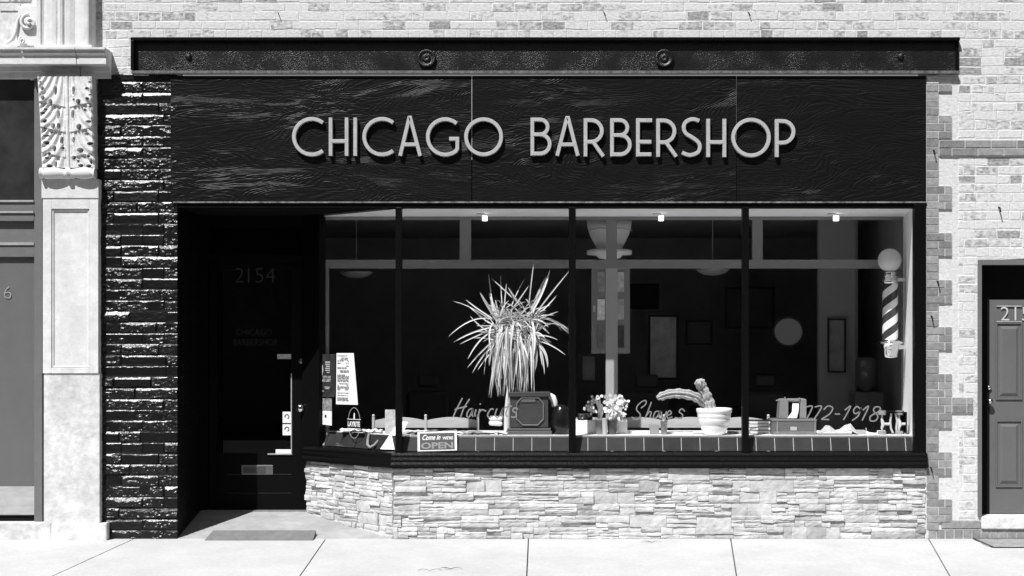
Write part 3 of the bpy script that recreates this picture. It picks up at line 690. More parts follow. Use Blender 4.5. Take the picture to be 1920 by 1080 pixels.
# ================================================================== shop sign
SG = thing('shop_sign', 'long black plywood fascia with raised pale metal letters reading CHICAGO BARBERSHOP', 'sign', (X(1028), -.02, Z(378)))
for i, (a, b) in enumerate(((321, 884.3), (885.5, 1380), (1380.8, 1735))):
    m = MB(); m.box(X(a), X(b), -.022-(.002 if i == 1 else 0), .0, Z(377.5), Z(143), [0.0, .33, .71][i]); m.build('sign_board', PLY, SG, bevel=.002)
m = MB(); m.box(X(884.3), X(885.5), -.0235, -.01, Z(300), Z(146)); m.build('seam_strip', GREYL, SG)
m = MB(); m.box(X(326), X(1736), -.03, -.0, Z(381), Z(378.2)); m.build('drip_edge', mat('worn_edge', .16, .6, .3, var=.9, vs=14), SG)
LW = 6.9/200
def letter(parts, ox, oy, s):
    m = MB(); yb, yf = -.022, -.066
    for i, (pts, closed) in enumerate(parts):
        m.ribbon([(X(ox+a/s, -.05), Z(oy+b/s, -.05)) for a, b in pts], LW, yf-.0012*i, yb, closed=closed, bev=.003)
    return m.build('sign_letter', LETTER, SG)
def arc(cx, cy, rx, ry, a0, a1, n=36): return [(cx+rx*math.cos(math.radians(a0+(a1-a0)*k/n)), cy-ry*math.sin(math.radians(a0+(a1-a0)*k/n))) for k in range(n+1)]
def circ(cx, cy, r): return (arc(cx, cy, r, r, 0, 360, 48)[:-1], True)
z5 = (530, 200, 4.465); z6 = (980, 200, 3.6226)
def Cc(cx): return [(arc(cx, 253, 149, 149, 52, 308), False)]
def Aa(ax, ay, l, r, fy, by, s):
    hw = LW*200*s/2; t = (by-ay)/(fy-ay); xl = ax-6+(l-ax+6)*t; xr = ax+6+(r-ax-6)*t
    return [([(l, fy), (ax-4, ay+2), (ax+4, ay+2), (r, fy)], False), ([(xl+2, by), (xr-2, by)], False)]
def Hh(a, b, y0, y1, ym): return [([(a, y0), (a, y1)], False), ([(b, y0), (b, y1)], False), ([(a, ym), (b, ym)], False)]
def bowl(x0, xr, y0, y1, n=14):
    r = (y1-y0)/2; cx = xr-r; return [(x0, y0)]+arc(cx, (y0+y1)/2, r, r, 90, -90, n)+[(x0, y1)]
def Bb(x, xr1, xr2, y0, ym, y1, hs): return [([(x, y0-hs), (x, y1+hs)], False), (bowl(x, xr1, y0, ym), False), (bowl(x, xr2, ym, y1), False)]
def Rr(x, xr, y0, ym, y1, lx, fx): return [([(x, y0-13), (x, y1)], False), (bowl(x, xr, y0, ym), False), ([(lx, ym), (fx, y1)], False)]
letter(Cc(245), *z5); letter(Hh(403, 537, 93, 412, 290), *z5); letter([([(609, 93), (609, 412)], False)], *z5); letter(Cc(833), *z5)
letter(Aa(1065, 92, 985, 1152, 412, 318, 4.465), *z5)
letter([(arc(1362, 255, 146, 148, 50, 308)+[(1463, 352), (1463, 270), (1395, 270)], False)], *z5); letter([circ(1683, 254, 147)], *z5)
letter(Bb(66, 170, 184, 89, 190, 320, 13), *z6); letter(Aa(305, 76, 235, 375, 334, 258, 3.6226), *z6)
letter(Rr(427, 538, 93, 240, 338, 478, 547), *z6); letter(Bb(607, 711, 728, 93, 195, 325, 13), *z6)
letter([([(783, 80), (783, 339)], False), ([(783, 94), (878, 94)], False), ([(783, 240), (873, 240)], False), ([(783, 325), (873, 325)], False)], *z6)
letter(Rr(920, 1031, 95, 243, 340, 973, 1042), *z6)
letter([(smooth_path([(1198,98),(1172,88),(1140,88),(1105,108),(1094,145),(1108,182),(1155,212),(1192,242),(1203,275),(1190,310),(1145,329),(1108,324),(1082,312)], 5), False)], *z6)
letter(Hh(1260, 1370, 84, 342, 242), *z6); letter([circ(1551, 211, 121)], *z6)
letter([([(1726, 86), (1726, 342)], False), (bowl(1726, 1839, 99, 246), False)], *z6)

# ================================================================== left neighbour: carved stone front
N = thing('stone_building', 'pale carved stone building front with cornice, corbelled pilaster and grey door', 'building', (X(80), 0, 0))
m = MB(); m.box(-9.5, X(75), .05, .4, Z(30), 7.2); m.box(-9.5, X(185), .006, .3, Z(125), Z(-300)); m.build('upper_wall', STONEW, N)
# bricks of the neighbour high up
m = MB()
for r in range(14):
    x = -9.4+(.1 if r % 2 else 0)
    while x < X(34): m.box(x, x+.19, -.004, .01, Z(20)+r*.085, Z(20)+r*.085+.07, rr.choice([-.3, -.1, .1, .2])); x += .2
m.build('brickwork', BRICK, N)
# pilaster shaft
e = -.085; FX = lambda px: X(px, e)
m = MB(); m.box(FX(82), FX(187), e, .05, Z(982, e), Z(700, e)); m.build('pilaster_base', STONEW, N, bevel=.006)
m = MB(); m.box(FX(81), FX(185), e+.012, .05, Z(700, e), Z(372, e))
for a, b, c, d_ in ((81, 97, 372, 700), (168, 185, 372, 700), (97, 168, 372, 392), (97, 168, 690, 700)): m.box(FX(a), FX(b), e-.012, e+.012, Z(d_, e), Z(c, e))
m.build('pilaster_panel', STONE, N, bevel=.003)
m = MB(); m.ribbon([(FX(99), Z(688, e)), (FX(166), Z(688, e)), (FX(166), Z(394, e)), (FX(99), Z(394, e))], .02, e+.0, e+.014, closed=True, bev=.006); m.build('panel_moulding', STONE, N)
m = MB(); m.box(FX(79), FX(186), e-.02, .05, Z(372.0, e), Z(336, e)); m.build('corbel_block', STONE, N, bevel=.004)
# scroll roll below the leaf
m = MB(); c = P(76, 325, -.13); L = (178-76)/200; prof = []
for k in range(41):
    t = k/40; u = abs(t-.5)*2; r = .042+.012*math.sin(math.pi*min(1, (1-u)*1.3))*(u > .12)
    if .09 < u < .16: r = .036
    if u <= .09: r = .054
    if u > .93: r = .052
    if .88 < u <= .93: r = .04
    prof.append((r, t*L))
m.lathe(c, prof, 20, 'x'); m.build('corbel_roll', STONE, N)
# acanthus leaf: height field
x0, x1, z0, z1 = 0., .55, 0., .90
gx, gz = np.meshgrid(np.linspace(0, 1, 130), np.linspace(0, 1, 240))   # u across, v up
S_ = 4.157
cx_ = 278; px_ = 47+gx*(470-47)+(1-gz)*(gx*14+22*(1-gx)); pz_ = 765-gz*(765-58)
sx = np.abs(px_-cx_); H = np.zeros_like(gx)
# three tiers of ribs fanning from the spine outward
fade = np.clip((sx-14)/26, 0, 1); q0 = pz_+.22*sx
vv = np.where(q0 < 300, (300-q0)/250, np.where(q0 < 495, (495-q0)/200, np.where(q0 < 690, (690-q0)/200, (820-q0)/200)))
ph = sx*(np.clip(vv, 0, 1)*.75+.42)
H += .0075*np.cos(ph*2*math.pi/44)*fade+.020*(1-np.clip(vv, 0, 1))*fade
H += .022*np.exp(-(sx/11)**2)+.006*np.exp(-((sx-24)/5)**2)
H -= .008*np.exp(-((px_-cx_)/2.6)**2)
H += .005*(fbm(px_/28, pz_/28, 3)-.5)
H += .028*np.sin(np.clip((pz_-58)/(765-58), 0, 1)*math.pi)**1.0*.6
pits = [(187,170,11,30),(330,172,10,30),(150,262,13,24),(368,258,14,20),(86,152,12,16),(432,150,14,8),(90,226,14,16),(436,232,14,10),(110,312,10,7),(415,318,12,9),
 (208,358,10,32),(320,355,10,30),(168,445,14,22),(210,445,9,22),(370,452,16,22),(98,402,18,14),(442,408,18,10),(86,340,14,8),(150,492,10,9),(425,500,14,9),(110,515,22,7),
 (230,555,10,26),(323,555,8,24),(110,572,20,14),(450,578,20,11),(235,612,12,10),(375,632,20,18),(172,618,12,20),(322,688,14,14),(130,655,12,10),(130,752,18,12),(180,742,9,22),
 (375,748,16,12),(455,715,10,20),(435,675,12,10),(440,752,18,10),(355,712,8,7),(110,690,14,7),(330,238,8,8),(70,100,8,6),(450,100,8,5),(455,200,8,5),(205,700,6,6),(455,290,9,6),(95,455,9,5)]
for a, b, ra, rb in pits:
    q2 = ((px_-a)/ra)**2+((pz_-b)/rb)**2; H = H+.007*np.exp(-np.abs(q2-1.6)*1.6)-.085*(1/(1+np.exp((q2-1.0)*9)))
edge = np.minimum(np.minimum(px_-(47+(1-gz)*22), (470+(1-gz)*14)-px_), 20)/20; H = H*np.clip(edge*1.4+.15, 0, 1)
yb = -.115-.05*gz**2
WX = CX+((60+px_/S_)-1014)/200*(D-.15)/D; WZ = CZ+(650-(130+pz_/S_))/200*(D-.15)/D
pts = np.stack([WX, yb-H, WZ], -1)[::1]
m = MB(); m.grid(pts)
m.build('acanthus_leaf', STONE, N)
m = MB(); n0 = len(pts)
lw = [(float(WX[i, 0])+.004, float(WX[i, -1])-.004, float(yb[i, 0]), float(WZ[i, 0])) for i in list(range(0, n0, 18))+[n0-1]]
for a, b in zip(lw[:-1], lw[1:]):
    m.poly([(a[0], .05, a[3]), (a[0], a[2]-.004, a[3]), (b[0], b[2]-.004, b[3]), (b[0], .05, b[3])])
    m.poly([(a[1], .05, a[3]), (b[1], .05, b[3]), (b[1], b[2]-.004, b[3]), (a[1], a[2]-.004, a[3])])
    m.poly([(a[0], a[2]+.09, a[3]), (a[1], a[2]+.09, a[3]), (b[1], b[2]+.09, b[3]), (b[0], b[2]+.09, b[3])])
m.build('corbel_body', STONE, N)
# cornice
def corn(name, pa, pb, ye):
    m = MB(); s_ = lambda py: Z(py, ye)
    pf = [(.05, s_(88)), (ye, s_(88.5)), (ye, s_(92)), (ye+.025, s_(93.5)), (ye+.025, s_(96)), (ye+.02, s_(98.5)), (ye+.03, s_(100)), (ye+.045, s_(102.5)), (ye+.045, s_(118)), (ye+.155, s_(118.5)), (ye+.155, s_(128)), (ye+.17, s_(129)), (ye+.17, s_(139)), (.05, s_(141))]
    if ye+.17 > 0: pf = [(y if y < .03 else .03, z) for y, z in pf]
    m.extr(pf, 'x', X(pa, ye), X(pb, ye)); return m.build(name, STONE, N)
corn('cornice', -800, 39, -.20); corn('cornice', 39.2, 139.5, -.235); corn('cornice', 141, 196, -.232)
# fluted block above the cornice
m = MB(); yy = -.15
pf = [(X(76), .02), (X(77), yy+.03), (X(79), yy), (X(86), yy), (X(88), yy+.016), (X(91), yy+.024), (X(98), yy+.010), (X(108), yy+.004), (X(114), yy+.008), (X(116.5), yy+.02), (X(118), yy-.004), (X(123), yy-.01), (X(127), yy-.004), (X(129), yy+.02),
      (X(132), yy+.002), (X(140), yy+.006), (X(149), yy+.022), (X(156), yy+.012), (X(166), yy), (X(172), yy+.0), (X(175), yy+.004), (X(177), yy+.02), (X(180), yy+.05), (X(181), .02)]
m.extr(pf, 'z', Z(87, -.15), Z(-120)); m.build('fluted_block', STONE, N)
m = MB(); m.box(X(75), X(182), yy-.012, .02, Z(90, -.15), Z(84.5, -.15)); m.build('block_base', STONE, N, bevel=.004)
# scroll relief
m = MB(); m.prism([(X(36), Z(88)), (X(34), Z(60)), (X(38), Z(35)), (X(36), Z(14)), (X(77), Z(12)), (X(77), Z(88))], -.05, .02); m.build('scroll_panel', STONE, N, bevel=.006)
def spiral(cx, cz, r0, turns, a0, yd, rad, ext=None):
    pts, rd = [], []; n_ = int(26*turns)
    for k in range(n_+1):
        t = k/n_; r = r0*(1-t*.86); a = a0+t*turns*2*math.pi; pts.append(Vector((cx+r*math.cos(a)/200, yd-.02*t, cz+r*math.sin(a)/200))); rd.append(rad*(1-.35*t))
    if ext: pts = ext+pts; rd = [rad*(.3+.7*i/len(ext)) for i in range(len(ext))]+rd
    return pts, rd
m = MB(); p_, r_ = spiral(X(58), Z(45), 15, 1.6, math.pi*.5, -.07, .017); m.tube(p_, r_, 8)
p_, r_ = spiral(X(62), Z(46), 9, 1.0, -math.pi*.2, -.085, .016); m.tube(p_, r_, 8)
m.build('scroll_ornament', STONE, N)
m = MB(); p_, r_ = spiral(X(47), Z(79), 7, 1.3, math.pi*.6, -.07, .014); m.tube(p_, r_, 8)
m.tube([Vector((X(a), -.05-.015*i/6, Z(b))) for i, (a, b) in enumerate([(12, 85), (20, 82), (28, 75), (33, 65), (36, 52), (38, 40), (44, 31)])], [.006, .016, .022, .02, .016, .014, .012], 8); m.build('scroll_ornament', STONE, N)
# plinth
m = MB(); m.box(FX(96)+.002, X(200, -.1), -.10, .05, -.03, Z(981, -.1)); m.build('plinth_block', STONEW, N, bevel=.012)
m = MB(); m.box(-9.5, FX(95.5), -.085, .05, -.03, Z(980, -.1)); m.build('plinth_block', STONEW, N, bevel=.010)
# storefront infill
m = MB(); m.box(X(66), X(81), -.03, .06, Z(982), Z(143)); m.build('frame_post', GREYP, N, bevel=.003)
m = MB(); m.box(-9.5, X(66), .03, .06, Z(376), Z(130)); m.build('shop_glass', DKGLASS, N)
m = MB(); m.box(-9.5, X(66), -.045, .05, Z(380), Z(376)); m.box(-9.5, X(66), -.05, .03, Z(400.5), Z(397)); m.build('ledge', GREYL, N, bevel=.003)
m = MB(); m.box(-9.5, X(66), -.03, .05, Z(397), Z(380)); m.box(-9.5, X(66), -.035, .05, Z(415), Z(400.5)); m.box(-9.5, X(66), .01, .06, Z(455), Z(415)); m.box(-9.5, X(66), -.028, .05, Z(482), Z(460)); m.build('transom_rail', GREYP, N, bevel=.003)
m = MB(); m.box(-9.5, X(66), -.04, .05, Z(460), Z(455)); m.build('ledge', GREYL, N)
nd = bpy.data.objects.new('side_door', None); C.objects.link(nd); nd.parent = N; nd.location = Vector((X(0), 0, Z(968)))-N.location; nd['label'] = 'plain grey metal door with a pale kick plate'
m = MB(); m.box(X(-140), X(66), .008, .05, Z(967), Z(482)); m.build('door_leaf', GREYD, nd)
m = MB(); m.box(X(-130), X(66), .001, .008, Z(965), Z(912)); m.build('kick_plate', KICK, nd)
m = MB(); m.box(X(-140), X(66), .02, .05, Z(981), Z(967)); m.build('door_gap', BLACKM, nd)
m = MB(); m.text('6', X(7.5), Z(560), .118, .0, .008, bold=-.02); m.build('door_number', mat('number_brass', .30, .4, .4), nd)
m = MB(); m.box(-9.5, X(-140), .0, .3, -.1, Z(130)); m.build('wall', STONEW, N)

# ================================================================== things by the entrance
m = MB(); a, b = X(385, -.05), X(588, -.05)
m.add([(a, -.10, -.005), (b, -.10, -.005), (b, .12, 0), (a+.04, .12, 0), (a+.04, .10, .066), (b, .10, .066), (a+.008, -.095, .006), (b, -.095, .006)], [(0, 1, 7, 6), (6, 7, 5, 4), (1, 2, 5, 7), (4, 5, 2, 3), (3, 0, 6, 4)])
simple('threshold_ramp', m, RUBBER, 'grey rubber ramp lying at the foot of the black shop doorway', 'ramp')
m = MB(); 
gx0, gx1 = X(1843, -.4), 5.4; 
for k in range(9):
    y = -.04-k*.045; m.box(gx0+.03, gx1-.03, y-.012, y+.012, -SL*-y-.004+.0, -SL*-y+.006)
g = thing('sidewalk_grate', 'dark steel grate set in the sidewalk in front of the side door', 'grate', ((gx0+gx1)/2, -.2, 0))
m.build('grate_bar', mat('pale_steel', .4, .5, .4, metal=.3, var=.3, vs=12), g)
m = MB(); fr_ = [(X(1824, 0), -.015), (5.5, -.015), (5.5, -.46), (X(1862, -.46), -.46)]
for i in range(4):
    (xa_, ya_), (xb_, yb_) = fr_[i], fr_[(i+1) % 4]; v = Vector((xb_-xa_, yb_-ya_)).normalized(); n_ = Vector((-v.y, v.x))*.014
    zA, zB = SL*ya_+.007, SL*yb_+.007; m.poly([(xa_+n_.x, ya_+n_.y, zA), (xa_-n_.x, ya_-n_.y, zA), (xb_-n_.x, yb_-n_.y, zB), (xb_+n_.x, yb_+n_.y, zB)])
m.build('grate_frame', mat('dark_steel', .04, .6, .3), g)
m = MB(); m.poly([(fr_[0][0], -.015, .0025), (fr_[3][0], -.46, -.46*SL+.0025), (5.5, -.46, -.46*SL+.0025), (5.5, -.015, .0025)]); m.build('grate_well', mat('well_grey', .3, .8, .1, var=.4, vs=8), g)

for i, (px, py, lb) in enumerate(((845, 1068, 'dry curled leaf on the sidewalk below the stone bulkhead'), (1222, 1018, 'tiny dry leaf close to the stone bulkhead'), (806, 1071, 'thin dry twig on the sidewalk'))):
    y_ = -D+ (D*((1010-512)/200))/((py-512)/200); y_ = -D+D*(1010-512)/(py-512); x_ = X(px, y_); z_ = SL*y_+.004; m = MB()
    leaf_pts = [(x_-.10+.2*k/6, y_+.02*math.sin(k*1.7), z_+.004+.010*abs(math.sin(k))) for k in range(7)]; m.tube(leaf_pts, [.001, .003, .005, .004, .003, .002, .001] if i < 2 else .002, 6)
    simple('dry_leaf' if i < 2 else 'twig', m, mat('dry_leaf', .2, .8, .1), lb, 'leaf' if i < 2 else 'twig')

# ================================================================== display window contents
SD = .30
def spot(px):
    t = thing('spotlight', '', 'spotlight', P(px, 416, .5), 'small lamps under the display ceiling'); c = P(px, 409, .5)
    m = MB(); m.box(c.x-.025, c.x+.025, c.y-.025, c.y+.025, c.z-.027, c.z+.024); m.build('lamp_head', mat('lit_lamp', .8, .5, .2, emit=1.6), t, bevel=.005)
    m = MB(); m.tube([c+Vector((0, 0, .028)), c+Vector((-.02, 0, .06)), Vector((c.x-.035, c.y, ZC-.002))], .005, 6); m.build('lamp_arm', mat('arm_grey', .4, .5, .3), t)
    m = MB(); m.box(c.x-.08, c.x-.0, c.y-.02, c.y+.02, ZC-.008, ZC-.001); m.build('ceiling_mount', mat('mount_grey', .3, .5, .3), t)
    return t
s0 = spot(909)
for px, lb in ((909, 'small white cube lamp above the spiky plant'), (1239.5, 'small white cube lamp right of the shell-shaped wall sconce'), (1567.5, 'small white cube lamp nearest the barber pole')):
    s1 = s0 if px == 909 else copy_tree(s0); s1.location = s0.location+Vector((X(px, .5)-X(909, .5), 0, 0)); s1['label'] = lb

# barber pole
bd = .62; bc = P(1669, 650, bd); px2m = 1/200*(D+bd)/D
bp = thing('barber_pole', 'striped wall-mounted barber pole with a white glass globe and chrome caps', 'barber pole', (bc.x, bd, Z(672, bd)))
zz = lambda py: Z(py, bd)
m = MB(); r = 22*px2m; gc = Vector((bc.x-.005, bd, zz(488))); m.lathe(gc, [(max(.002, r*math.sin(math.pi*k/16)), -r*math.cos(math.pi*k/16)) for k in range(17)], 28); m.build('globe', GLOBE, bp)
m = MB(); m.lathe((bc.x, bd, 0), [(.05, zz(516)), (.05, zz(512)), (.045, zz(511.5)), (.045, zz(508)), (.06, zz(507.5)), (.06, zz(512))][::-1][:1]+[(.06, zz(522)), (.075, zz(521)), (.078, zz(519)), (.06, zz(517)), (.065, zz(513)), (.065, zz(511)), (.04, zz(509))], 24); m.build('top_cap', CHROME, bp)
def stripes():
    m, n, l, b = node_mat('barber_stripes'); b.inputs['Roughness'].default_value = .25
    tc = n.new('ShaderNodeTexCoord'); sp = n.new('ShaderNodeSeparateXYZ'); l.new(tc.outputs['Object'], sp.inputs[0])
    at = n.new('ShaderNodeMath'); at.operation = 'ARCTAN2'; l.new(sp.outputs[1], at.inputs[0]); l.new(sp.outputs[0], at.inputs[1])
    k = n.new('ShaderNodeMath'); k.operation = 'MULTIPLY'; k.inputs[1].default_value = 2/(2*math.pi); l.new(at.outputs[0], k.inputs[0])
    zf = n.new('ShaderNodeMath'); zf.operation = 'MULTIPLY'; zf.inputs[1].default_value = 1/(31*px2m); l.new(sp.outputs[2], zf.inputs[0])
    sb = n.new('ShaderNodeMath'); sb.operation = 'SUBTRACT'; l.new(zf.outputs[0], sb.inputs[0]); l.new(k.outputs[0], sb.inputs[1])
    o1 = n.new('ShaderNodeMath'); o1.operation = 'ADD'; o1.inputs[1].default_value = 10.05; l.new(sb.outputs[0], o1.inputs[0])
    fr2 = n.new('ShaderNodeMath'); fr2.operation = 'FRACT'; l.new(o1.outputs[0], fr2.inputs[0])
    gt = n.new('ShaderNodeMath'); gt.operation = 'GREATER_THAN'; gt.inputs[1].default_value = .5; l.new(fr2.outputs[0], gt.inputs[0])
    mr = n.new('ShaderNodeMapRange'); mr.inputs[3].default_value = .05; mr.inputs[4].default_value = .8; l.new(gt.outputs[0], mr.inputs[0])
    cm = n.new('ShaderNodeCombineColor')
    for i in range(3): l.new(mr.outputs[0], cm.inputs[i])
    l.new(cm.outputs[0], b.inputs['Base Color']); return m
m = MB(); m.lathe((bc.x, bd, 0), [(14.5*px2m, zz(640)), (14.5*px2m, zz(531))], 28); m.build('striped_drum', stripes(), bp)
m = MB(); m.lathe((bc.x, bd, 0), [(.05, zz(671)), (.07, zz(669)), (.078, zz(655)), (.085, zz(650)), (.1, zz(647)), (.115, zz(644)), (.13, zz(642.5)), (.09, zz(639)), (.078, zz(637))], 28); m.build('bottom_cap', CHROME, bp)
m = MB(); m.lathe((bc.x, bd, 0), [(.075, zz(532)), (.085, zz(530)), (.085, zz(527)), (.07, zz(525)), (.075, zz(522)), (.06, zz(521))], 28); m.build('collar', CHROME, bp)
m = MB(); m.box(bc.x+.06, X(1703, bd), bd-.02, bd+.02, zz(528), zz(521)); m.build('wall_bracket', CHROME, bp, bevel=.003)
m = MB(); m.box(bc.x+.06, X(1703, bd), bd-.015, bd+.015, zz(655), zz(647)); m.build('wall_bracket', CHROME, bp, bevel=.003)

# spiky plant
PLD = .38
pt_ = thing('spiky_plant', 'tall spiky long-leaved plant standing in the middle of the shop window', 'plant', P(953, 814, PLD))
m = MB(); r5 = random.Random(21); zs = 3.6
def leaf(mm, b, mid, t, wd, tone):
    n_ = 9; up_ = Vector((0, -1, 0))
    pts = []
    for i in range(n_+1):
        s = i/n_; p = b*(1-s)**2+mid*2*s*(1-s)+t*s*s; pts.append(p)
    L = []; 
    for i, p in enumerate(pts):
        s = i/n_; d = (pts[min(i+1, n_)]-pts[max(i-1, 0)]).normalized(); sd = d.cross(up_)
        if sd.length < .1: sd = Vector((1, 0, 0))
        sd.normalize(); w_ = wd*(.55+.9*s)*(1-s)**.6 if s < 1 else .0005
        w_ = max(w_, .0006); L.append((p-sd*w_+Vector((0, -w_*.5, 0)), p+Vector((0, 0, 0)), p+sd*w_+Vector((0, -w_*.5, 0))))
    vs = [v for row in L for v in row]
    mm.add(vs, [(i*3+k, i*3+k+1, (i+1)*3+k+1, (i+1)*3+k) for i in range(n_) for k in (0, 1)], tone)
def zp(a, b, d): return P(840+a/zs, 480+b/zs, d)
expl = [((545,330),(560,180),(578,50),.010),((555,390),(640,260),(690,90),.021),((545,400),(600,270),(660,140),.018),((590,390),(700,240),(820,100),.011),((600,400),(670,340),(732,268),.010),((620,420),(690,390),(745,375),.009),
 ((560,395),(700,410),(822,500),.013),((545,400),(600,440),(685,525),.021),((600,570),(700,590),(792,668),.010),((590,500),(620,640),(650,770),.011),((580,480),(620,600),(635,740),.012),((500,350),(400,240),(290,150),.009),
 ((375,420),(380,300),(395,185),.010),((350,470),(270,340),(215,245),.021),((345,470),(310,330),(275,245),.02),((300,420),(200,360),(120,295),.010),((270,420),(150,330),(35,305),.008),((310,430),(170,380),(5,542),.011),((290,480),(150,510),(38,582),.013),((290,500),(180,540),(80,595),.01),
 ((280,520),(200,560),(133,697),.011),((320,560),(220,640),(130,755),.013),((330,590),(240,640),(163,792),.013),((340,600),(270,660),(200,770),.011),((430,360),(490,280),(545,200),.012),((430,330),(470,230),(520,150),.006),((480,320),(440,270),(405,210),.014),
 ((560,400),(700,400),(815,525),.011),((370,400),(360,300),(355,130),.007),((330,440),(290,300),(275,120),.007),((360,500),(250,440),(130,330),.012),((330,470),(250,470),(185,470),.008),((640,420),(760,440),(820,520),.008),((320,540),(200,470),(150,405),.009),
 ((360,500),(300,400),(290,260),.022),((370,500),(345,420),(320,300),.020),((350,520),(330,360),(410,300),.014)]
for b, md, t, wd in expl:
    dd = r5.uniform(-.12, .12); leaf(m, zp(b[0], b[1], PLD+r5.uniform(-.03, .03)), zp(md[0], md[1], PLD+dd*.7), zp(t[0], t[1], PLD+dd), wd*.95, r5.uniform(.75, 1.2))
for k in range(105):
    bx = r5.uniform(340, 590); by = r5.uniform(430, 600); 
    if r5.random() < .5: bx = r5.gauss(390, 40)
    tx = bx+(bx-450)*r5.uniform(-.15, .3)+r5.uniform(-60, 60); ty = r5.uniform(690, 950) if abs(tx-440) < 110 else r5.uniform(620, 800)
    md = (bx+(tx-bx)*.55+(bx-450)*.25, by-r5.uniform(-60, 30)); dd = r5.uniform(-.16, .16)
    leaf(m, zp(bx, by, PLD+dd*.3), zp(md[0], md[1]+(ty-by)*.25, PLD+dd), zp(tx, ty, PLD+dd), r5.choice([.006, .008, .011, .016, .02]), r5.uniform(.45, 1.25))
for k in range(60):
    bx, by = r5.uniform(350, 580), r5.uniform(520, 640); tx = 300+(bx-340)*1.0+r5.uniform(-50, 60); ty = r5.uniform(820, 960); dd = r5.uniform(-.12, .06)
    leaf(m, zp(bx, by, PLD+dd*.5), zp(bx*.4+tx*.6+r5.uniform(-30, 30), by+20, PLD+dd), zp(tx, ty, PLD+dd), r5.choice([.006, .009, .014]), r5.uniform(.5, 1.2))
for k in range(190):
    a = r5.uniform(-.6, 3.74); bx, by = r5.uniform(330, 600), r5.uniform(390, 580); rr_ = r5.uniform(60, 210); dd = r5.uniform(-.15, .1)
    leaf(m, zp(bx, by, PLD), zp(bx+rr_*.6*math.cos(a), by-abs(rr_*.7*math.sin(a)), PLD+dd*.6), zp(bx+rr_*math.cos(a), by-rr_*.8*math.sin(a)+15, PLD+dd), r5.uniform(.005, .010), r5.uniform(.5, 1.2))
m.build('leaves', LEAF, pt_)
m = MB(); m.tube([P(951, 814, PLD), P(951, 780, PLD), P(953, 750, PLD), P(958, 700, PLD), P(975, 640, PLD), P(985, 600, PLD)], [.032, .032, .028, .024, .02, .012], 10)
m.tube([P(956, 720, PLD), P(950, 670, PLD), P(945, 620, PLD)], [.02, .018, .012], 8); m.build('stem', mat('pale_cane', .62, .8, .1, var=.15, vs=30), pt_)

# wooden cabinet with octagon moulding
cd = .26
t = thing('wooden_cabinet', 'dark wooden mantel cabinet with a raised octagon moulding below the spiky plant', 'cabinet', P(993, 815, cd))
def cb_(px0, px1, py0, py1, y0, y1, mm): mm.box(X(px0, cd), X(px1, cd), y0, y1, Z(py1, cd), Z(py0, cd))
m = MB(); cb_(957, 1028, 744, 802, cd, cd+.3, m); m.build('body', WOODD, t, bevel=.004)
m = MB(); cb_(953, 1031, 735, 744, cd-.02, cd+.32, m); m.build('top', WOODD, t, bevel=.006)
m = MB(); cb_(951, 1033, 803, 808, cd-.02, cd+.32, m); cb_(949, 1035, 808, 815.5, cd-.035, cd+.33, m); m.build('base', mat('base_wood', .10, .5, .3), t, bevel=.006)
m = MB(); ow = [(1010, 746), (1019, 757), (1019, 786), (1008, 797), (980, 797), (969, 786), (969, 757), (978, 746)]
m.ribbon([(X(a, cd), Z(b, cd)) for a, b in ow], .013, cd-.014, cd+.0, closed=True, bev=.004); m.build('octagon_moulding', mat('mould_wood', .16, .5, .3), t)
m = MB(); cb_(976, 1004, 748, 754, cd-.008, cd, m); m.build('label_plate', mat('plate_wood', .12, .5, .3), t)
m = MB(); m.tube([P(1030, 742, cd+.1), P(1036, 745, cd+.1), P(1039, 753, cd+.1), P(1040, 763, cd+.1)], [.03, .033, .033, .03], 12)
simple('horn_elbow', m, WHITE, 'short white curved pipe elbow beside the wooden cabinet', 'pipe')
m = MB(); bgc = P(1052, 813, .32); prof = [(.03, 0), (.09, .004), (.10, .08), (.095, .16), (.08, .22), (.06, .26), (.045, .275), (.02, .28)]
m.lathe(bgc, prof, 18); simple('vase', m, mat('black_gloss_vase', .01, .2, .4), 'black rounded vase between the wooden cabinet and the mullion', 'vase')

# folded white towels
for i, (py, lb) in enumerate(((784, 'upper of two rolled white towels under the Haircuts lettering'), (793, 'lower of two rolled white towels under the Haircuts lettering'))):
    m = MB(); a, b = P(917, py, .62), P(942, py+1.5, .60); m.tube([a, a+(b-a)*.1, a+(b-a)*.9, b], [.012, .024, .024, .012], 10); simple('rolled_towel', m, CLOTH if 0 else WHITE, lb, 'towel', 'rolled towels on the shelf')
# magazines and papers along the shelf
spots = [(775, 812, .55, .3, PAPER), (800, 813, .40, .34, PAPERG), (828, 811, .6, .3, PAPERG), (850, 814, .30, .28, PAPER), (873, 813, .45, .32, PAPERG), (905, 814, .3, .36, PAPERG), (930, 813.5, .28, .26, PAPER)]
labs = ['white newspaper lying left of the open sign', 'grey magazine lying just behind the open sign', 'grey newspaper further back behind the open sign', 'white paper lying right of the open sign', 'grey magazine left of the two rolled towels',
        'grey folded newspaper left of the plant stem', 'white crumpled paper at the foot of the plant stem']
for i, (px, py, d, w_, mt) in enumerate(spots):
    m = MB(); c = Vector((X(px, d), d, ZS+.004)); M_ = Matrix.Translation(c) @ Matrix.Rotation(R.uniform(-.4, .4), 4, 'Z')
    nx = 7; rows = []
    for a in range(5): rows.append([tuple(M_ @ Vector((-w_/2+w_*k/nx, -.12+.06*a, .006+.014*abs(math.sin(k*1.3+i+a*.7))))) for k in range(nx+1)])
    m.grid(np.array(rows)); m.box(-w_/2, w_/2, -.12, .12, 0, .006, M=M_)
    simple('magazine', m, mt, labs[i], 'magazine', 'papers spread on the shelf')

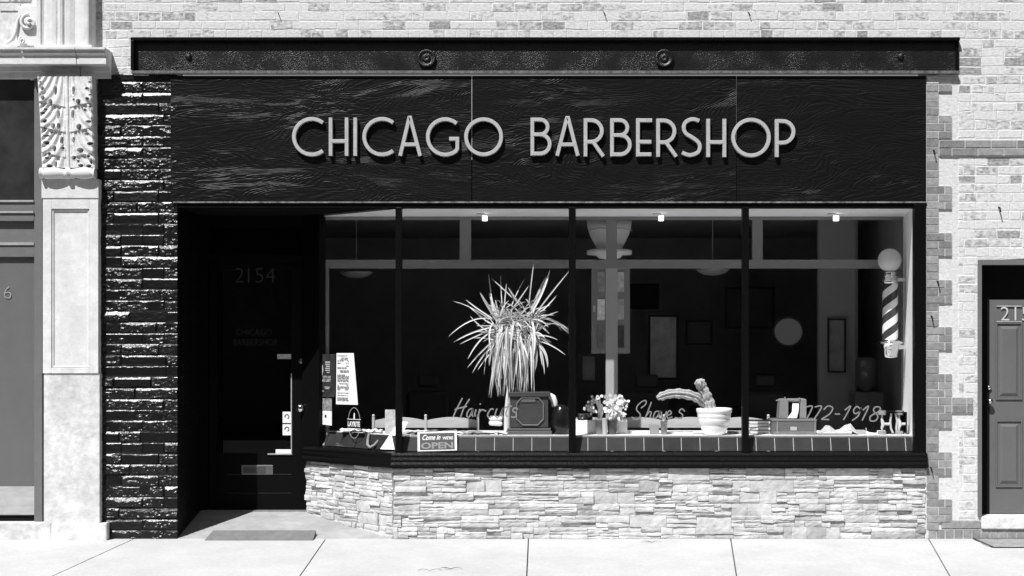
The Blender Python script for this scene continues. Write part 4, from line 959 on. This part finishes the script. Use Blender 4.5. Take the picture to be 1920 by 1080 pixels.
# OPEN sign leaning on the glass
OD = .018; t = thing('open_sign', 'small dark sign with a white border reading OPEN, leaning inside the glass', 'sign', P(820, 848, OD))
OM = Matrix.Translation(P(783, 846.5, OD)) @ Matrix.Rotation(math.radians(-1.5), 4, 'Y') @ Matrix.Rotation(math.radians(-13), 4, 'X')
sw = 74/200; sh = 37/200
m = MB(); m.box(0, sw, -.002, .004, 0, sh, M=OM @ Matrix.Shear('XY', 4, (0, 0)) if False else OM); m.build('border', WHITE, t)
m = MB(); m.box(.022, sw-.022, -.004, -.0025, .012, sh-.016, M=OM); m.build('sign_face', mat('sign_face', .09, .5, .3), t)
m = MB(); m.text('OPEN', .034, .02, .062, -.006, 0, width=.30, M=OM, bold=.03); m.build('open_lettering', mat('open_grey', .30, .6, .2), t)
m = MB(); m.text('Come in', .04, .105, .05, -.006, 0, width=.17, M=OM, bold=.02, shear=.3); m.text("WE'RE", .235, .105, .03, -.006, 0, width=.10, M=OM, bold=.025); m.build('come_in_lettering', WHITE, t)

# things on the angled pane
def A_(px, py, off=.012): v = hit(px, py, CR-AN*off, AN); return v
def acard(name, q4, mt, off=.012, parent=None, th=.002):
    vs = [A_(a, b, off) for a, b in q4]; m = MB(); bk = [v-AN*th for v in vs]
    m.add(vs+bk, [(0, 1, 2, 3), (7, 6, 5, 4), (0, 4, 5, 1), (1, 5, 6, 2), (2, 6, 7, 3), (3, 7, 4, 0)]); return m
def aM(px, py, off):  # frame on the angled pane: x along the glass to the right, z up
    o = A_(px, py, off); xa_ = -AD; za_ = Vector((0, 0, 1)); ya_ = -AN
    return Matrix(((xa_.x, ya_.x, za_.x, o.x), (xa_.y, ya_.y, za_.y, o.y), (xa_.z, ya_.z, za_.z, o.z), (0, 0, 0, 1)))
t = thing('poster', 'dark concert poster taped to the angled pane, left of the white poster', 'poster', A_(613, 746)); 
acard('p', [(597, 745), (628, 744), (629, 664), (600, 664)], 0).build('sheet', PRINTD, t)
M_ = aM(598, 745, .009); m = MB()
for k, (x, z, h, w_) in enumerate([(.10, .345, .012, .075), (.10, .325, .010, .07), (.11, .305, .01, .06), (.10, .285, .01, .07), (.10, .265, .01, .07), (.12, .245, .008, .05), (.07, .215, .0, 0), (.05, .06, .006, .03), (.09, .1, .008, .08), (.1, .085, .008, .06)]):
    if w_: m.box(x, x+w_, -.0012, 0, z, z+h, M=M_)
m.text("LET'S GO", .065, .190, .026, -.0014, 0, width=.12, M=M_, bold=.03); m.text('NO LIMIT', .045, .155, .028, -.0014, 0, width=.14, M=M_, bold=.03)
m.prism([(.02, .38), (.04, .33), (.06, .32), (.07, .27), (.05, .20), (.03, .21), (.035, .28), (.02, .3)], -.0013, 0, M=M_); m.build('poster_print', mat('print_pale', .5, .7, .2), t)
t = thing('poster', 'white event poster taped to the angled pane beside the dark poster', 'poster', A_(648, 758))
acard('p', [(630, 758), (671, 759), (663, 662), (631, 662)], 0).build('sheet', WHITE, t)
M_ = aM(631, 758, .009); m = MB(); r6 = random.Random(2)
m.text('BOXING NIGHT', .015, .462, .03, -.0014, 0, width=.17, M=M_, bold=.03); m.text('BARBER EXPO', .015, .425, .022, -.0014, 0, width=.17, M=M_, bold=.02)
m.v = []; m.f = []; m.t = []; m.sm = []
z_ = .475
while z_ > .03:
    h = r6.choice([.006, .008, .014]); x = .012
    while x < .175:
        w_ = r6.uniform(.015, .06); w_ = min(w_, .185-x)
        if r6.random() < .82: m.box(x, x+w_, -.0012, 0, z_, z_+h, M=M_)
        x += w_+.008
    z_ -= h+r6.choice([.006, .009, .018])
m.build('poster_print', mat('print_grey', .28, .7, .2, var=.5, vs=40), t)
t = thing('photo_card', 'pair of photo cards stuck to the glass under the dark poster', 'card', A_(609, 798))
acard('p', [(598, 770), (622, 771), (622, 747), (598, 747)], 0).build('photo', mat('photo_print', .25, .5, .2, var=.9, vs=25), t)
acard('p', [(597, 795), (622, 798), (622, 771), (598, 770)], 0).build('card', PAPER, t)
m = MB(); M_ = aM(598, 796, .009); m.lathe((0, 0, 0), [(0.001, 0), (.012, .001), (.001, .002)], 10, 'y'); m.v = [tuple(M_ @ (Vector(v)+Vector((.045, 0, .09)))) for v in m.v]
m.box(.09, .115, -.0012, 0, .075, .10, M=M_); m.box(.03, .06, -.0012, 0, .105, .112, M=M_); m.build('card_print', INK, t)
t = thing('oval_decal', 'oval brand decal reading LAYRITE stuck on the angled pane', 'decal', A_(664, 823))
M_ = aM(664, 793, .008); m = MB(); kx = 1.45
m.ribbon([(.022*0+.09*math.cos(a)*1.0, .148*math.sin(a)) for a in [2*math.pi*k/36 for k in range(36)]], .006, -.001, .001, closed=True, M=M_)
m.build('ring', mat('decal_grey', .3, .6, .2), t)
m = MB(); m.box(-.098, .098, -.003, -.0015, -.055, .035, M=M_); m.build('band', mat('decal_black', .01, .5, .2), t)
m = MB(); m.text('LAYRITE', -.09, -.035, .05, -.0042, 0, width=.18, M=M_, bold=.03); m.ribbon([(-.098, .035), (.098, .035)], .005, -.004, 0, M=M_); m.ribbon([(-.098, -.055), (.098, -.055)], .005, -.004, 0, M=M_)
m.prism([(-.006, .04), (.012, .04), (.014, .09), (.004, .10), (-.002, .08)], -.004, -.001, M=M_); m.lathe((0, 0, 0), [(.001, 0)], 3) if 0 else None
m.build('brand_lettering', WHITE, t)
# cards, photos, horseshoe on the little ledge
def card3(name, q, mt, label, cat, th=.004, group=None):
    m = MB(); vs = [P(*v) for v in q]; nn = (vs[1]-vs[0]).cross(vs[3]-vs[0]).normalized(); bk = [v-nn*th*(1 if nn.y < 0 else -1) for v in vs]
    m.add(vs+bk, [(0, 1, 2, 3), (7, 6, 5, 4), (0, 4, 5, 1), (1, 5, 6, 2), (2, 6, 7, 3), (3, 7, 4, 0)]); return simple(name, m, mt, label, cat, group)
card3('leaning_card', [(713, 842, .13), (741, 843, .10), (765, 791, .28), (747, 790, .30)], WHITE, 'long white card leaning behind the corner mullion', 'card')
card3('leaflet_stack', [(722, 813, .34), (741, 813, .34), (741, 768, .36), (722, 768, .36)], mat('leaflet', .5, .7, .1, var=.3, vs=22), 'upright pale leaflet behind the long white leaning card', 'leaflet')
card3('photograph', [(603, 834.5, .80), (615, 836, .80), (625, 819, .86), (612, 818, .86)], PAPERG, 'small pale photograph at the left end of the window ledge', 'photograph')
card3('picture_card', [(627, 836, .66), (668, 840, .5), (672, 822, .62), (640, 816, .78)], mat('card_dark', .05, .5, .3, var=.9, vs=30), 'dark picture card lying under the oval decal', 'card')
m = MB(); m.tube([P(a, b, d) for a, b, d in ((692, 812, .42), (690, 822, .36), (689, 834, .30), (694, 839, .27), (702, 835, .28), (711, 824, .33), (716, 808, .42))], [.012, .014, .016, .016, .015, .013, .010], 8)
simple('horseshoe', m, mat('dull_iron', .2, .5, .4), 'grey U-shaped iron lying in the angled corner of the window', 'horseshoe')
for (px, py, d, w_, lb) in ((660, 816, .7, .22, 'crumpled paper lying behind the oval decal'), (697, 813, .55, .2, 'crumpled paper behind the horseshoe')):
    m = MB(); c = Vector((X(px, d), d, ZS+.004)); M_ = Matrix.Translation(c); rows = []
    for a in range(7): rows.append([tuple(M_ @ Vector((-w_/2+w_*k/9, -.09+.03*a, .005+R.uniform(0, .03)))) for k in range(10)])
    m.grid(np.array(rows), smooth=False); simple('paper', m, PAPER, lb, 'paper')

# flowering pots
def pot(name, px0, px1, py0, py1, d, mt, label, taper=.8, cat='flower pot'):
    t = thing(name, label, cat, P((px0+px1)/2, py1, d)); r = (px1-px0)/400; cx = X((px0+px1)/2, d); z0_ = ZS+.003; z1_2 = Z(py0, d)
    m = MB(); m.lathe((cx, d, 0), [(r*taper, z0_), (r*.96, z1_2-.02), (r, z1_2-.02), (r, z1_2), (r*.85, z1_2), (r*.8, z1_2-.02)], 20); m.build('pot', mt, t); return t, cx, z1_2
r7 = random.Random(8)
def blobs(t, lst, mt, name='flowers'):
    m = MB()
    for px, py, d, rad in lst:
        for k in range(14):
            c = P(px, py, d)+Vector((r7.gauss(0, rad*.5), r7.gauss(0, rad*.4), r7.gauss(0, rad*.5))); a = r7.uniform(0, 6.3); u = Vector((math.cos(a), r7.uniform(-.6, .6), math.sin(a))).normalized(); v = u.cross(Vector((r7.uniform(-.4, .4), -1, r7.uniform(-.5, .8)))).normalized()
            w_ = rad*r7.uniform(.3, .55); pts = [c+u*w_, c+(u+v*1.2)*w_*.55, c+v*w_*.9, c-u*w_*.8, c-v*w_*.8, c+(u-v)*w_*.6]
            m.poly(pts, r7.uniform(.65, 1.15))
    m.build(name, mt, t)
t, _, _ = pot('flower_pot', 1115, 1137, 785, 815, .30, POTG, 'tapered grey pot of pale flowers in front of the inner post')
blobs(t, [(1119, 748, .32, .04), (1113, 755, .33, .035), (1108, 766, .33, .045), (1114, 768, .3, .04)], FLOWER)
m = MB()
for _ in range(5): leaf(m, P(1124, 786, .3), P(1126+r7.uniform(-8, 8), 768, .3), P(1122+r7.uniform(-8, 14), 745+r7.uniform(0, 12), .3), .022, r7.uniform(.25, .5))
m.build('leaves', LEAF, t)
t, _, _ = pot('flower_pot', 1138, 1158, 785, 815, .30, mat('dark_clay', .10, .8, .15), 'darker pot of pale flowers, right of the tapered grey pot')
blobs(t, [(1142, 752, .3, .05), (1150, 760, .3, .06), (1158, 752, .32, .055), (1163, 747, .32, .045), (1167, 750, .32, .035), (1150, 772, .28, .055), (1160, 770, .3, .06), (1170, 762, .32, .035), (1168, 776, .32, .03), (1143, 765, .3, .045), (1160, 780, .3, .04)], FLOWER)
m = MB(); m.lathe((X(1134, .25), .25, ZS+.003), [(.022, 0), (.026, .11), (.028, .15), (.03, .155), (.02, .155)], 16)
simple('tumbler', m, mat('pale_tumbler', .45, .4, .3), 'slim pale tumbler between the two flower pots', 'cup')
m = MB(); m.box(X(1078, .36), X(1118, .36), .36, .52, ZS+.003, Z(788, .36)); simple('white_box', m, WHITE, 'white box behind the mullion, left of the flower pots', 'box', bevel=.004)
m = MB(); m.box(X(1158, .40), X(1176, .40), .38, .52, ZS+.003, Z(787, .4)); o = simple('white_carton', m, WHITE, 'white carton right of the flower pots', 'box', bevel=.004)
t = thing('old_camera', 'black camera lying on top of the white box', 'camera', Vector((X(1097, .38), .42, Z(787.8, .36))))
m = MB(); zc = Z(787.8, .36)+.001; m.box(X(1083, .38), X(1111, .38), .38, .46, zc, zc+.062); m.build('camera_body', mat('black_plastic', .02, .4, .3), t, bevel=.008)
m = MB(); m.lathe((X(1091, .38), .38, zc+.032), [(.024, 0), (.026, .02), (.018, .022), (.014, .012), (.002, .012)], 16, 'y'); m.build('lens', mat('lens_rim', .10, .3, .4), t)
m = MB(); m.box(X(1102, .38), X(1109, .38), .374, .38, zc+.03, zc+.052); m.build('viewfinder', mat('viewfinder', .2, .2, .4), t)
t, _, _ = pot('glass_jar', 1238, 1252, 787, 815, .28, mat('jar_glass', .22, .15, .5, var=.7, vs=30), 'small jar of twigs under the Shaves lettering', cat='jar')
m = MB()
for _ in range(10): leaf(m, P(1244, 788, .28), P(1244+r7.uniform(-6, 6), 782, .28), P(1242+r7.uniform(-12, 10), 778+r7.uniform(-4, 4), .28), .005, r7.uniform(.5, 1.1))
m.build('twigs', LEAF, t)
m = MB(); m.box(X(1219, .3), X(1236, .3), .3, .4, ZS+.003, Z(796, .3)); simple('small_box', m, mat('grey_card', .3, .7, .2), 'small grey card box left of the jar of twigs', 'box', bevel=.003)
for (px, d, w_, mt, lb) in ((1195, .5, .28, PAPER, 'white magazine left of the small grey box'), (1275, .45, .26, PAPER, 'white magazine left of the cactus pot'), (1385, .5, .22, PAPERG, 'grey magazine right of the cactus pot')):
    m = MB(); c = Vector((X(px, d), d, ZS+.003)); M_ = Matrix.Translation(c) @ Matrix.Rotation(R.uniform(-.3, .3), 4, 'Z'); m.box(-w_/2, w_/2, -.1, .1, 0, .018, M=M_); simple('magazine', m, mt, lb, 'magazine', 'papers spread on the shelf')

# cactus
kd = .24; t = thing('cactus', 'two-armed ribbed cactus in a banded white pot', 'cactus', P(1339, 816, kd)); kz = lambda py: Z(py, kd)
m = MB(); pr = [(19, ZS+.004), (21, kz(812)), (25, kz(803)), (26.5, kz(798)), (26.2, kz(797)), (28, kz(795.5)), (29.5, kz(789)), (30.5, kz(785.5)), (29.8, kz(784.5)), (31.5, kz(782.5)), (32, kz(776)), (31.5, kz(775)), (33.5, kz(773)), (34, kz(765.5)), (31.5, kz(765)), (31, kz(769)), (2, kz(769))]
m.lathe((X(1339, kd), kd, 0), [(a/200, b) for a, b in pr], 36); m.build('pot', POTW, t)
def cact(pts, rad):
    P_ = [P(*p) for p in pts]; out = []; rd = []; n_ = 7
    for i in range(len(P_)-1):
        a = P_[max(i-1, 0)]; b = P_[i]; c = P_[i+1]; d = P_[min(i+2, len(P_)-1)]
        for k in range(n_):
            s = k/n_; out.append(.5*((2*b)+(-a+c)*s+(2*a-5*b+4*c-d)*s*s+(-a+3*b-3*c+d)*s**3)); rd.append((rad[i]*(1-s)+rad[i+1]*s)*(1+.10*math.sin(len(out)*1.1)+.04*math.sin(len(out)*2.7)))
    out.append(P_[-1]); rd.append(rad[-1]); return out, rd
m = MB(); a, b = cact([(1330, 768, kd), (1328, 752, kd), (1322, 738, kd-.02), (1317, 727, kd-.02), (1312, 716, kd-.03), (1310, 711, kd-.03)], [.048, .045, .041, .038, .042, .018]); m.tube(a, b, 48, ribs=7, ribd=.3)
a, b = cact([(1316, 720, kd-.04), (1309, 718, kd-.08), (1306, 719, kd-.09)], [.03, .032, .012]); m.tube(a, b, 24, ribs=5, ribd=.15); m.build('upright_arm', CACT, t)
m = MB(); a, b = cact([(1326, 764, kd+.02), (1316, 752, kd+.0), (1302, 743, kd-.03), (1280, 738, kd-.04), (1258, 738, kd-.04), (1240, 743, kd-.05), (1232, 747, kd-.05)], [.030, .034, .036, .037, .034, .031, .013]); m.tube(a, b, 48, ribs=7, ribd=.3); m.build('drooping_arm', CACT, t)
m = MB(); a, b = cact([(1336, 770, kd), (1338, 762, kd), (1340, 757, kd)], [.02, .022, .008]); m.tube(a, b, 12); m.build('offshoot', CACT, t)

# books
labs = ['bottom', 'second lowest', 'third lowest', 'topmost']
zb_ = ZS+.003; mm_ = [PAPERG, PRINTD, PAPER, PRINTD]
for i in range(4):
    h = [.03, .034, .024, .034][i]; m = MB(); M_ = Matrix.Translation((X(1422+[0, 2, -2, 1][i], .5), .5, zb_)) @ Matrix.Rotation([.05, -.06, .1, 0][i], 4, 'Z'); w_ = [.24, .22, .2, .2][i]
    t = thing('book', '%s book of the stack left of the wooden box' % labs[i], 'book', (X(1422, .5), .5, zb_), 'books stacked left of the wooden box')
    m.box(-w_/2, w_/2-.004, -.096, .096, .004, h-.004, M=M_); m.build('pages', PAPER, t)
    m = MB(); m.box(-w_/2-.003, w_/2, -.1, .1, 0, .004, M=M_); m.box(-w_/2-.003, w_/2, -.1, .1, h-.004, h, M=M_); m.box(w_/2, w_/2+.004, -.1, .1, 0, h, M=M_); m.build('cover', mm_[i], t)
    zb_ += h+.001
# wooden box with an old office machine on it
bd2 = .26; t = thing('wooden_box', 'old wooden box with pale straps under the adding machine', 'box', P(1490, 817, bd2)); zb2 = Z(785.5, bd2)
m = MB(); m.box(X(1448, bd2), X(1531, bd2), bd2, bd2+.24, ZS+.003, zb2); m.build('box_body', WOODM, t, bevel=.004)
m = MB(); m.box(X(1447, bd2), X(1532, bd2), bd2-.006, bd2+.25, zb2-.02, zb2-.004); m.box(X(1450, bd2), X(1530, bd2), bd2-.008, bd2, ZS+.003, ZS+.03); m.build('lid', mat('lid_wood', .2, .6, .2, var=.2), t, bevel=.003)
m = MB()
for px in (1457, 1528): m.box(X(px-.8, bd2), X(px+.8, bd2), bd2-.01, bd2-.007, ZS+.01, zb2-.02)
m.build('strap', GREYL, t)
m = MB(); m.box(X(1482, bd2), X(1494, bd2), bd2-.004, bd2-.001, Z(807, bd2), Z(800, bd2)); m.build('paper_label', mat('label_grey', .45, .7, .1), t)
t = thing('adding_machine', 'vintage grey adding machine on top of the wooden box', 'adding machine', (X(1486, bd2), bd2+.1, zb2)); z_ = zb2+.001; kz = lambda py: Z(py, bd2)
for (a, b, c) in ((1462, 1479, 1464), (1501, 1513, 1500)):
    m = MB(); m.prism([(X(a-1, bd2), z_), (X(b, bd2), z_), (X(b, bd2), kz(750)), (X(b-2, bd2), kz(748)), (X(a+3, bd2), kz(748.5)), (X(a+1, bd2), kz(760))], bd2+.02, bd2+.18); m.build('side_housing', GREYT, t, bevel=.005)
m = MB(); m.box(X(1479, bd2), X(1501, bd2), bd2+.09, bd2+.17, z_, kz(752)); m.build('mechanism', mat('black_works', .015, .5, .3), t)
m = MB(); m.tube([P(1455, 751, bd2+.06), P(1470, 749, bd2+.06), P(1505, 748, bd2+.06)], .006, 8); m.lathe((X(1490, bd2), bd2+.07, kz(751)), [(.018, -.06), (.018, .05)], 12, 'x'); m.tube([P(1472, 748, bd2+.06), P(1472, 744, bd2+.06)], .008, 8); m.tube([P(1499, 748, bd2+.06), P(1499, 745, bd2+.06)], .006, 8); m.build('platen', GREYT, t)
m = MB(); pts = [(1486, 757, .30), (1497, 757, .30), (1496, 772, .27), (1495, 780, .25), (1495, 784.5, .22), (1478, 784.5, .22), (1482, 778, .25), (1484, 770, .27)]
m.poly([P(1486, 756, .33), P(1498, 756, .33), P(1497, 772, .275), P(1485, 772, .275)]); m.poly([P(1485, 772, .275), P(1497, 772, .275), P(1494, 784, .255), P(1476, 784, .255)]); m.build('paper_roll', PAPER, t)
# crumpled cloth
m = MB(); cd3 = .34; rows = []
prof_c = [(1532, 812), (1540, 805), (1548, 797), (1556, 798), (1566, 806), (1574, 804), (1584, 797), (1595, 794), (1601, 802), (1606, 808), (1609, 813)]
for a in range(8):
    s = a/7; rows.append([tuple(P(px, 814.5-(814.5-py)*math.sin(math.pi*(.08+.84*s))**.8+R.uniform(-.6, .6), cd3-.10+.2*s)) for px, py in prof_c])
G = np.array(rows); G[:, :, 2] = np.maximum(G[:, :, 2], ZS+.004); m.grid(G, smooth=False)
simple('cloth', m, CLOTH, 'crumpled pale cloth lying right of the wooden box', 'cloth')
m = MB(); m.box(X(1601, .3), X(1624, .3), .3, .4, ZS+.003, Z(807, .3)); simple('card_box', m, mat('pale_card', .42, .7, .1), 'flat pale box right of the crumpled cloth', 'box', bevel=.002)
t = thing('hair_clipper', 'small black clipper lying on the shelf left of the roller machine', 'clipper', P(1633, 813, .3)); c = P(1634, 812, .3)
m = MB(); m.tube([c+Vector((-.05, 0, .03)), c+Vector((-.02, 0, .022)), c+Vector((.03, 0, .018)), c+Vector((.05, 0, .018))], [.006, .013, .015, .012], 8); m.build('clipper_body', BLACK, t)
m = MB(); m.tube([c+Vector((-.055, 0, .05)), c+Vector((-.045, 0, .03)), c+Vector((-.03, .01, .028))], .006, 6); m.build('blade', CHROME, t)
# roller machine
rd_ = .28; t = thing('roller_machine', 'small antique machine with pale rollers at the right end of the shelf', 'machine', P(1675, 816, rd_)); kz = lambda py: Z(py, rd_)
m = MB(); m.box(X(1663, rd_), X(1698, rd_), rd_+.06, rd_+.075, ZS+.003, kz(771)); m.ribbon([(X(1661, rd_), kz(775)), (X(1661, rd_), kz(771)), (X(1698, rd_), kz(773)), (X(1698, rd_), kz(812))], .008, rd_-.04, rd_+.06); m.build('frame', mat('machine_black', .012, .4, .3), t)
for (px, dx) in ((1654, 0), (1686, .0)):
    m = MB()
    for py, h in ((774, 4), (812, 4)): m.lathe((X(px, rd_), rd_, kz(py)), [(.036, -h/200), (.04, 0), (.036, h/200)], 16)
    m.build('roller', mat('roller_grey', .28, .6, .2), t)
    m = MB(); m.tube([P(px, 778, rd_), P(px-.5, 786, rd_), P(px+2, 795, rd_), P(px-.5, 803, rd_), P(px, 808, rd_)], [.006, .012, .02, .012, .008], 10); m.tube([P(px, 795, rd_), P(px+14, 795, rd_)], [.012, .014], 10); m.build('spindle', mat('machine_pale', .6, .4, .3), t)
m = MB()
for px, b_ in ((1671, 2), (1679, -3)): m.ribbon([(X(px, rd_), kz(775)), (X(px-b_, rd_), kz(790)), (X(px-b_*.4, rd_), kz(803)), (X(px+3, rd_), kz(812))], .016, rd_-.01, rd_+.01)
m.build('side_arm', mat('machine_arm', .5, .5, .3), t)

# ================================================================== the room behind
def bench(px0, arcs, wpx, d, label):
    t = thing('waiting_bench', label, 'bench', (X(px0, d), d, .14), 'wooden benches behind the display shelf')
    for k in range(arcs+1):
        x = X(px0+k*wpx, d); m = MB(); m.box(x-.012, x+.012, d-.01, d+.03, .14, Z(782, d)); m.lathe((x, d+.01, Z(782, d)), [(.01, 0), (.016, .012), (.012, .024), (.002, .028)], 10); m.build('post', WOODL, t)
    for k in range(arcs):
        xa_, xb_ = X(px0+k*wpx, d)+.012, X(px0+(k+1)*wpx, d)-.012; top = [(xb_+(xa_-xb_)*s/12, Z(788-6*math.sin(math.pi*s/12), d)) for s in range(13)]
        m = MB(); m.prism([(xa_, Z(802, d)), (xb_, Z(802, d))]+top, d, d+.02); m.build('back_slat', WOODL, t)
    m = MB(); m.box(X(px0, d), X(px0+arcs*wpx, d), d-.0, d+.45, .56, .6); m.build('seat', WOODL, t)
bench(700, 2, 98, 1.12, 'wooden bench with two arched back rails behind the open sign')
bench(1050, 4, 97.7, 1.16, 'longer wooden bench behind the flower pots and the cactus')
# column with photo panels and the shell sconce
cd4 = 1.5; t = thing('photo_board', 'tall board of framed pictures behind the inner post', 'picture board', P(1145, 664, cd4))
def bx4(name, a, b, c, e_, y0, y1, mt, par, d=cd4): m = MB(); m.box(X(a, d), X(b, d), y0, y1, Z(e_, d), Z(c, d)); return m.build(name, mt, par)
bx4('board', 1109, 1181, 500, 663, cd4, cd4+.06, mat('board_grey', .28, .7, .1), t)
for a, b, c, e_, v in ((1120, 1134, 510, 547, .35), (1158, 1170, 510, 547, .6), (1120, 1134, 561, 600, .85), (1158, 1170, 561, 599, .5), (1120, 1133, 609, 652, .2), (1158, 1170, 611, 652, .08), (1112, 1116, 573, 585, .6)):
    bx4('picture', a, b, c, e_, cd4-.012, cd4, mat('pic_%d' % (v*100), v, .5, .2, var=.35, vs=14), t)
t = thing('wall_sconce', 'pale shell-shaped sconce with a flared lip, high behind the inner post', 'sconce', P(1145, 483, 1.1))
m = MB(); sc_ = 1.1; prof_s = [(9, 483), (20, 481), (26, 475), (42, 474), (43, 466), (34, 464), (27, 465), (24, 462), (30, 450), (37, 436), (41, 422), (43, 407), (0.5, 407)]
vs = []
m.lathe((X(1145, sc_), sc_+.3, 0), [(a/200*1.1, Z(b, sc_)) for a, b in prof_s], 32); m.build('shade', mat('sconce_white', .8, .5, .3, var=.05), t)
m = MB(); m.tube([P(1105, 432, sc_+.05)+Vector((0, .0, 0)), P(1125, 427, sc_+.02), P(1145, 430, sc_), P(1165, 427, sc_+.02), P(1185, 432, sc_+.05)], .006, 6); m.build('band', mat('sconce_band', .5, .5, .3), t)
def frame_pic(name, a, b, c, e_, d, v, fv, label, cat, fw=.03):
    t = thing(name, label, cat, P((a+b)/2, e_, d)); m = MB(); m.box(X(a, d), X(b, d), d, d+.02, Z(e_, d), Z(c, d)); m.build('picture', mat('pv_%d' % int(v*1000), v, .5, .2, var=.3, vs=6), t)
    m = MB(); m.ribbon([(X(a, d), Z(e_, d)), (X(b, d), Z(e_, d)), (X(b, d), Z(c, d)), (X(a, d), Z(c, d))], fw, d-.02, d, closed=True); m.build('frame', mat('fv_%d' % int(fv*1000), fv, .5, .2), t)
frame_pic('wall_mirror', 1217, 1270, 592, 710, 4.3, .75, .02, 'tall pale mirror on the back wall right of the picture board', 'mirror')
frame_pic('wall_picture', 1287, 1334, 602, 645, 5.5, .2, .02, 'dark square picture frame right of the tall mirror', 'picture')
frame_pic('wall_picture', 1361, 1450, 540, 614, 5.5, .1, .02, 'wide dark picture frame above the oval mirror', 'picture')
frame_pic('dark_screen', 1181, 1233, 534, 578, 5.5, .01, .01, 'dark square screen high right of the picture board', 'screen')
frame_pic('wall_picture', 1553, 1584, 599, 697, 2.96, .35, .03, 'tall narrow frame on the pale inner wall left of the barber pole', 'picture', .02)
frame_pic('wall_picture', 1608, 1631, 506, 555, 4.56, .3, .03, 'small tall frame left of the barber pole globe', 'picture')
frame_pic('wall_picture', 1600, 1632, 600, 700, 4.56, .3, .03, 'lower tall frame directly left of the barber pole stripes', 'picture')
frame_pic('wall_picture', 1632, 1642, 442, 476, 4.5, .12, .5, 'small dark picture left above the barber pole globe', 'picture')
frame_pic('wall_picture', 1652, 1668, 434, 472, 4.5, .05, .4, 'dark picture hung at the top right behind the globe', 'picture')
frame_pic('notice_board', 1090, 1118, 666, 715, 3.0, .30, .05, 'grey notice board low left of the inner post', 'notice board')
t = thing('oval_mirror', 'pale oval mirror hanging inside the third pane', 'mirror', P(1478, 650, 3.2)); m = MB(); c = P(1478, 622, 3.2); k_ = (D+3.2)/D/200
m.prism([(c.x+27*k_*math.cos(a)+5*k_*math.sin(a), c.z+26*k_*math.sin(a)-5*k_*math.cos(a)) for a in [2*math.pi*i/32 for i in range(32)]], 3.2, 3.22); m.build('mirror_plate', mat('mirror_pale', .55, .5, .2), t)
m = MB(); m.ribbon([(c.x+27*k_*math.cos(a)+5*k_*math.sin(a), c.z+26*k_*math.sin(a)-5*k_*math.cos(a)) for a in [2*math.pi*i/32 for i in range(32)]], .02, 3.19, 3.22, closed=True); m.build('mirror_rim', mat('rim_dark', .08, .5, .2), t)
def pendant(px, py, d, label):
    t = thing('pendant_lamp', label, 'lamp', P(px, py, d), 'dish lamps hanging in the room'); c = P(px, py, d)
    m = MB(); m.lathe(c, [(.02, -.06), (.08, -.055), (.15, -.03), (.19, .0), (.195, .012), (.18, .012)], 24); m.build('lamp_shade', mat('opal_shade', .75, .4, .3), t)
    m = MB(); m.tube([c+Vector((0, 0, .01)), Vector((c.x, c.y, 3.3))], .006, 6); m.build('rod', mat('rod_grey', .5, .4, .3), t)
pendant(1336, 507, 3.4, 'pale dish lamp hanging in the middle of the room, below the inner rail')
pendant(668, 512, 3.4, 'dim dish lamp hanging at the left of the room')
def barber_chair(px, d, label):
    t = thing('barber_chair', label, 'barber chair', (X(px, d), d, .14), 'barber chairs in the dark room'); x = X(px, d); lm = mat('chair_leather', .035, .3, .5)
    m = MB(); m.lathe((x, d, .14), [(.30, 0), (.30, .03), (.08, .06), (.06, .35), (.12, .4)], 20); m.build('pedestal', CHROME, t)
    m = MB(); m.box(x-.27, x+.27, d-.25, d+.25, .56, .70); m.build('seat', lm, t, bevel=.04)
    m = MB(); m.box(x-.26, x+.26, d+.18, d+.30, .72, 1.28); m.build('backrest', lm, t, bevel=.05)
    m = MB(); m.box(x-.13, x+.13, d+.2, d+.28, 1.32, 1.48); m.build('headrest', lm, t, bevel=.03)
    for s in (-1, 1): m = MB(); m.box(x+s*.3-.035, x+s*.3+.035, d-.22, d+.2, .84, .9); m.box(x+s*.3-.02, x+s*.3+.02, d-.05, d+.0, .6, .84); m.build('armrest', mat('arm_pale', .5, .3, .5), t, bevel=.01)
barber_chair(800, 3.2, 'dark barber chair behind the first pane, left of the spiky plant')
barber_chair(1215, 3.0, 'dark barber chair in front of the tall mirror')
barber_chair(1440, 3.4, 'dark barber chair under the oval mirror')
t = thing('water_cooler', 'dim water cooler with an upturned bottle standing below the barber pole', 'water cooler', (X(1624, 2.6), 2.6, .14)); c = P(1624, 735, 2.6)
m = MB(); m.box(c.x-.16, c.x+.16, 2.45, 2.75, .14, c.z); m.build('cabinet', mat('cooler_grey', .18, .4, .3), t, bevel=.01)
m = MB(); m.lathe((c.x, 2.6, c.z), [(.05, 0), (.06, .03), (.12, .08), (.12, .34), (.10, .38), (.02, .39)], 20); m.build('bottle', mat('cooler_bottle', .12, .1, .6), t)
m = MB(); m.box(X(1300, 4.5), X(1520, 4.5), 4.4, 4.9, .14, 1.05)
simple('counter', m, mat('counter_dark', .05, .4, .3), 'dark barber counter along the back of the room', 'counter')
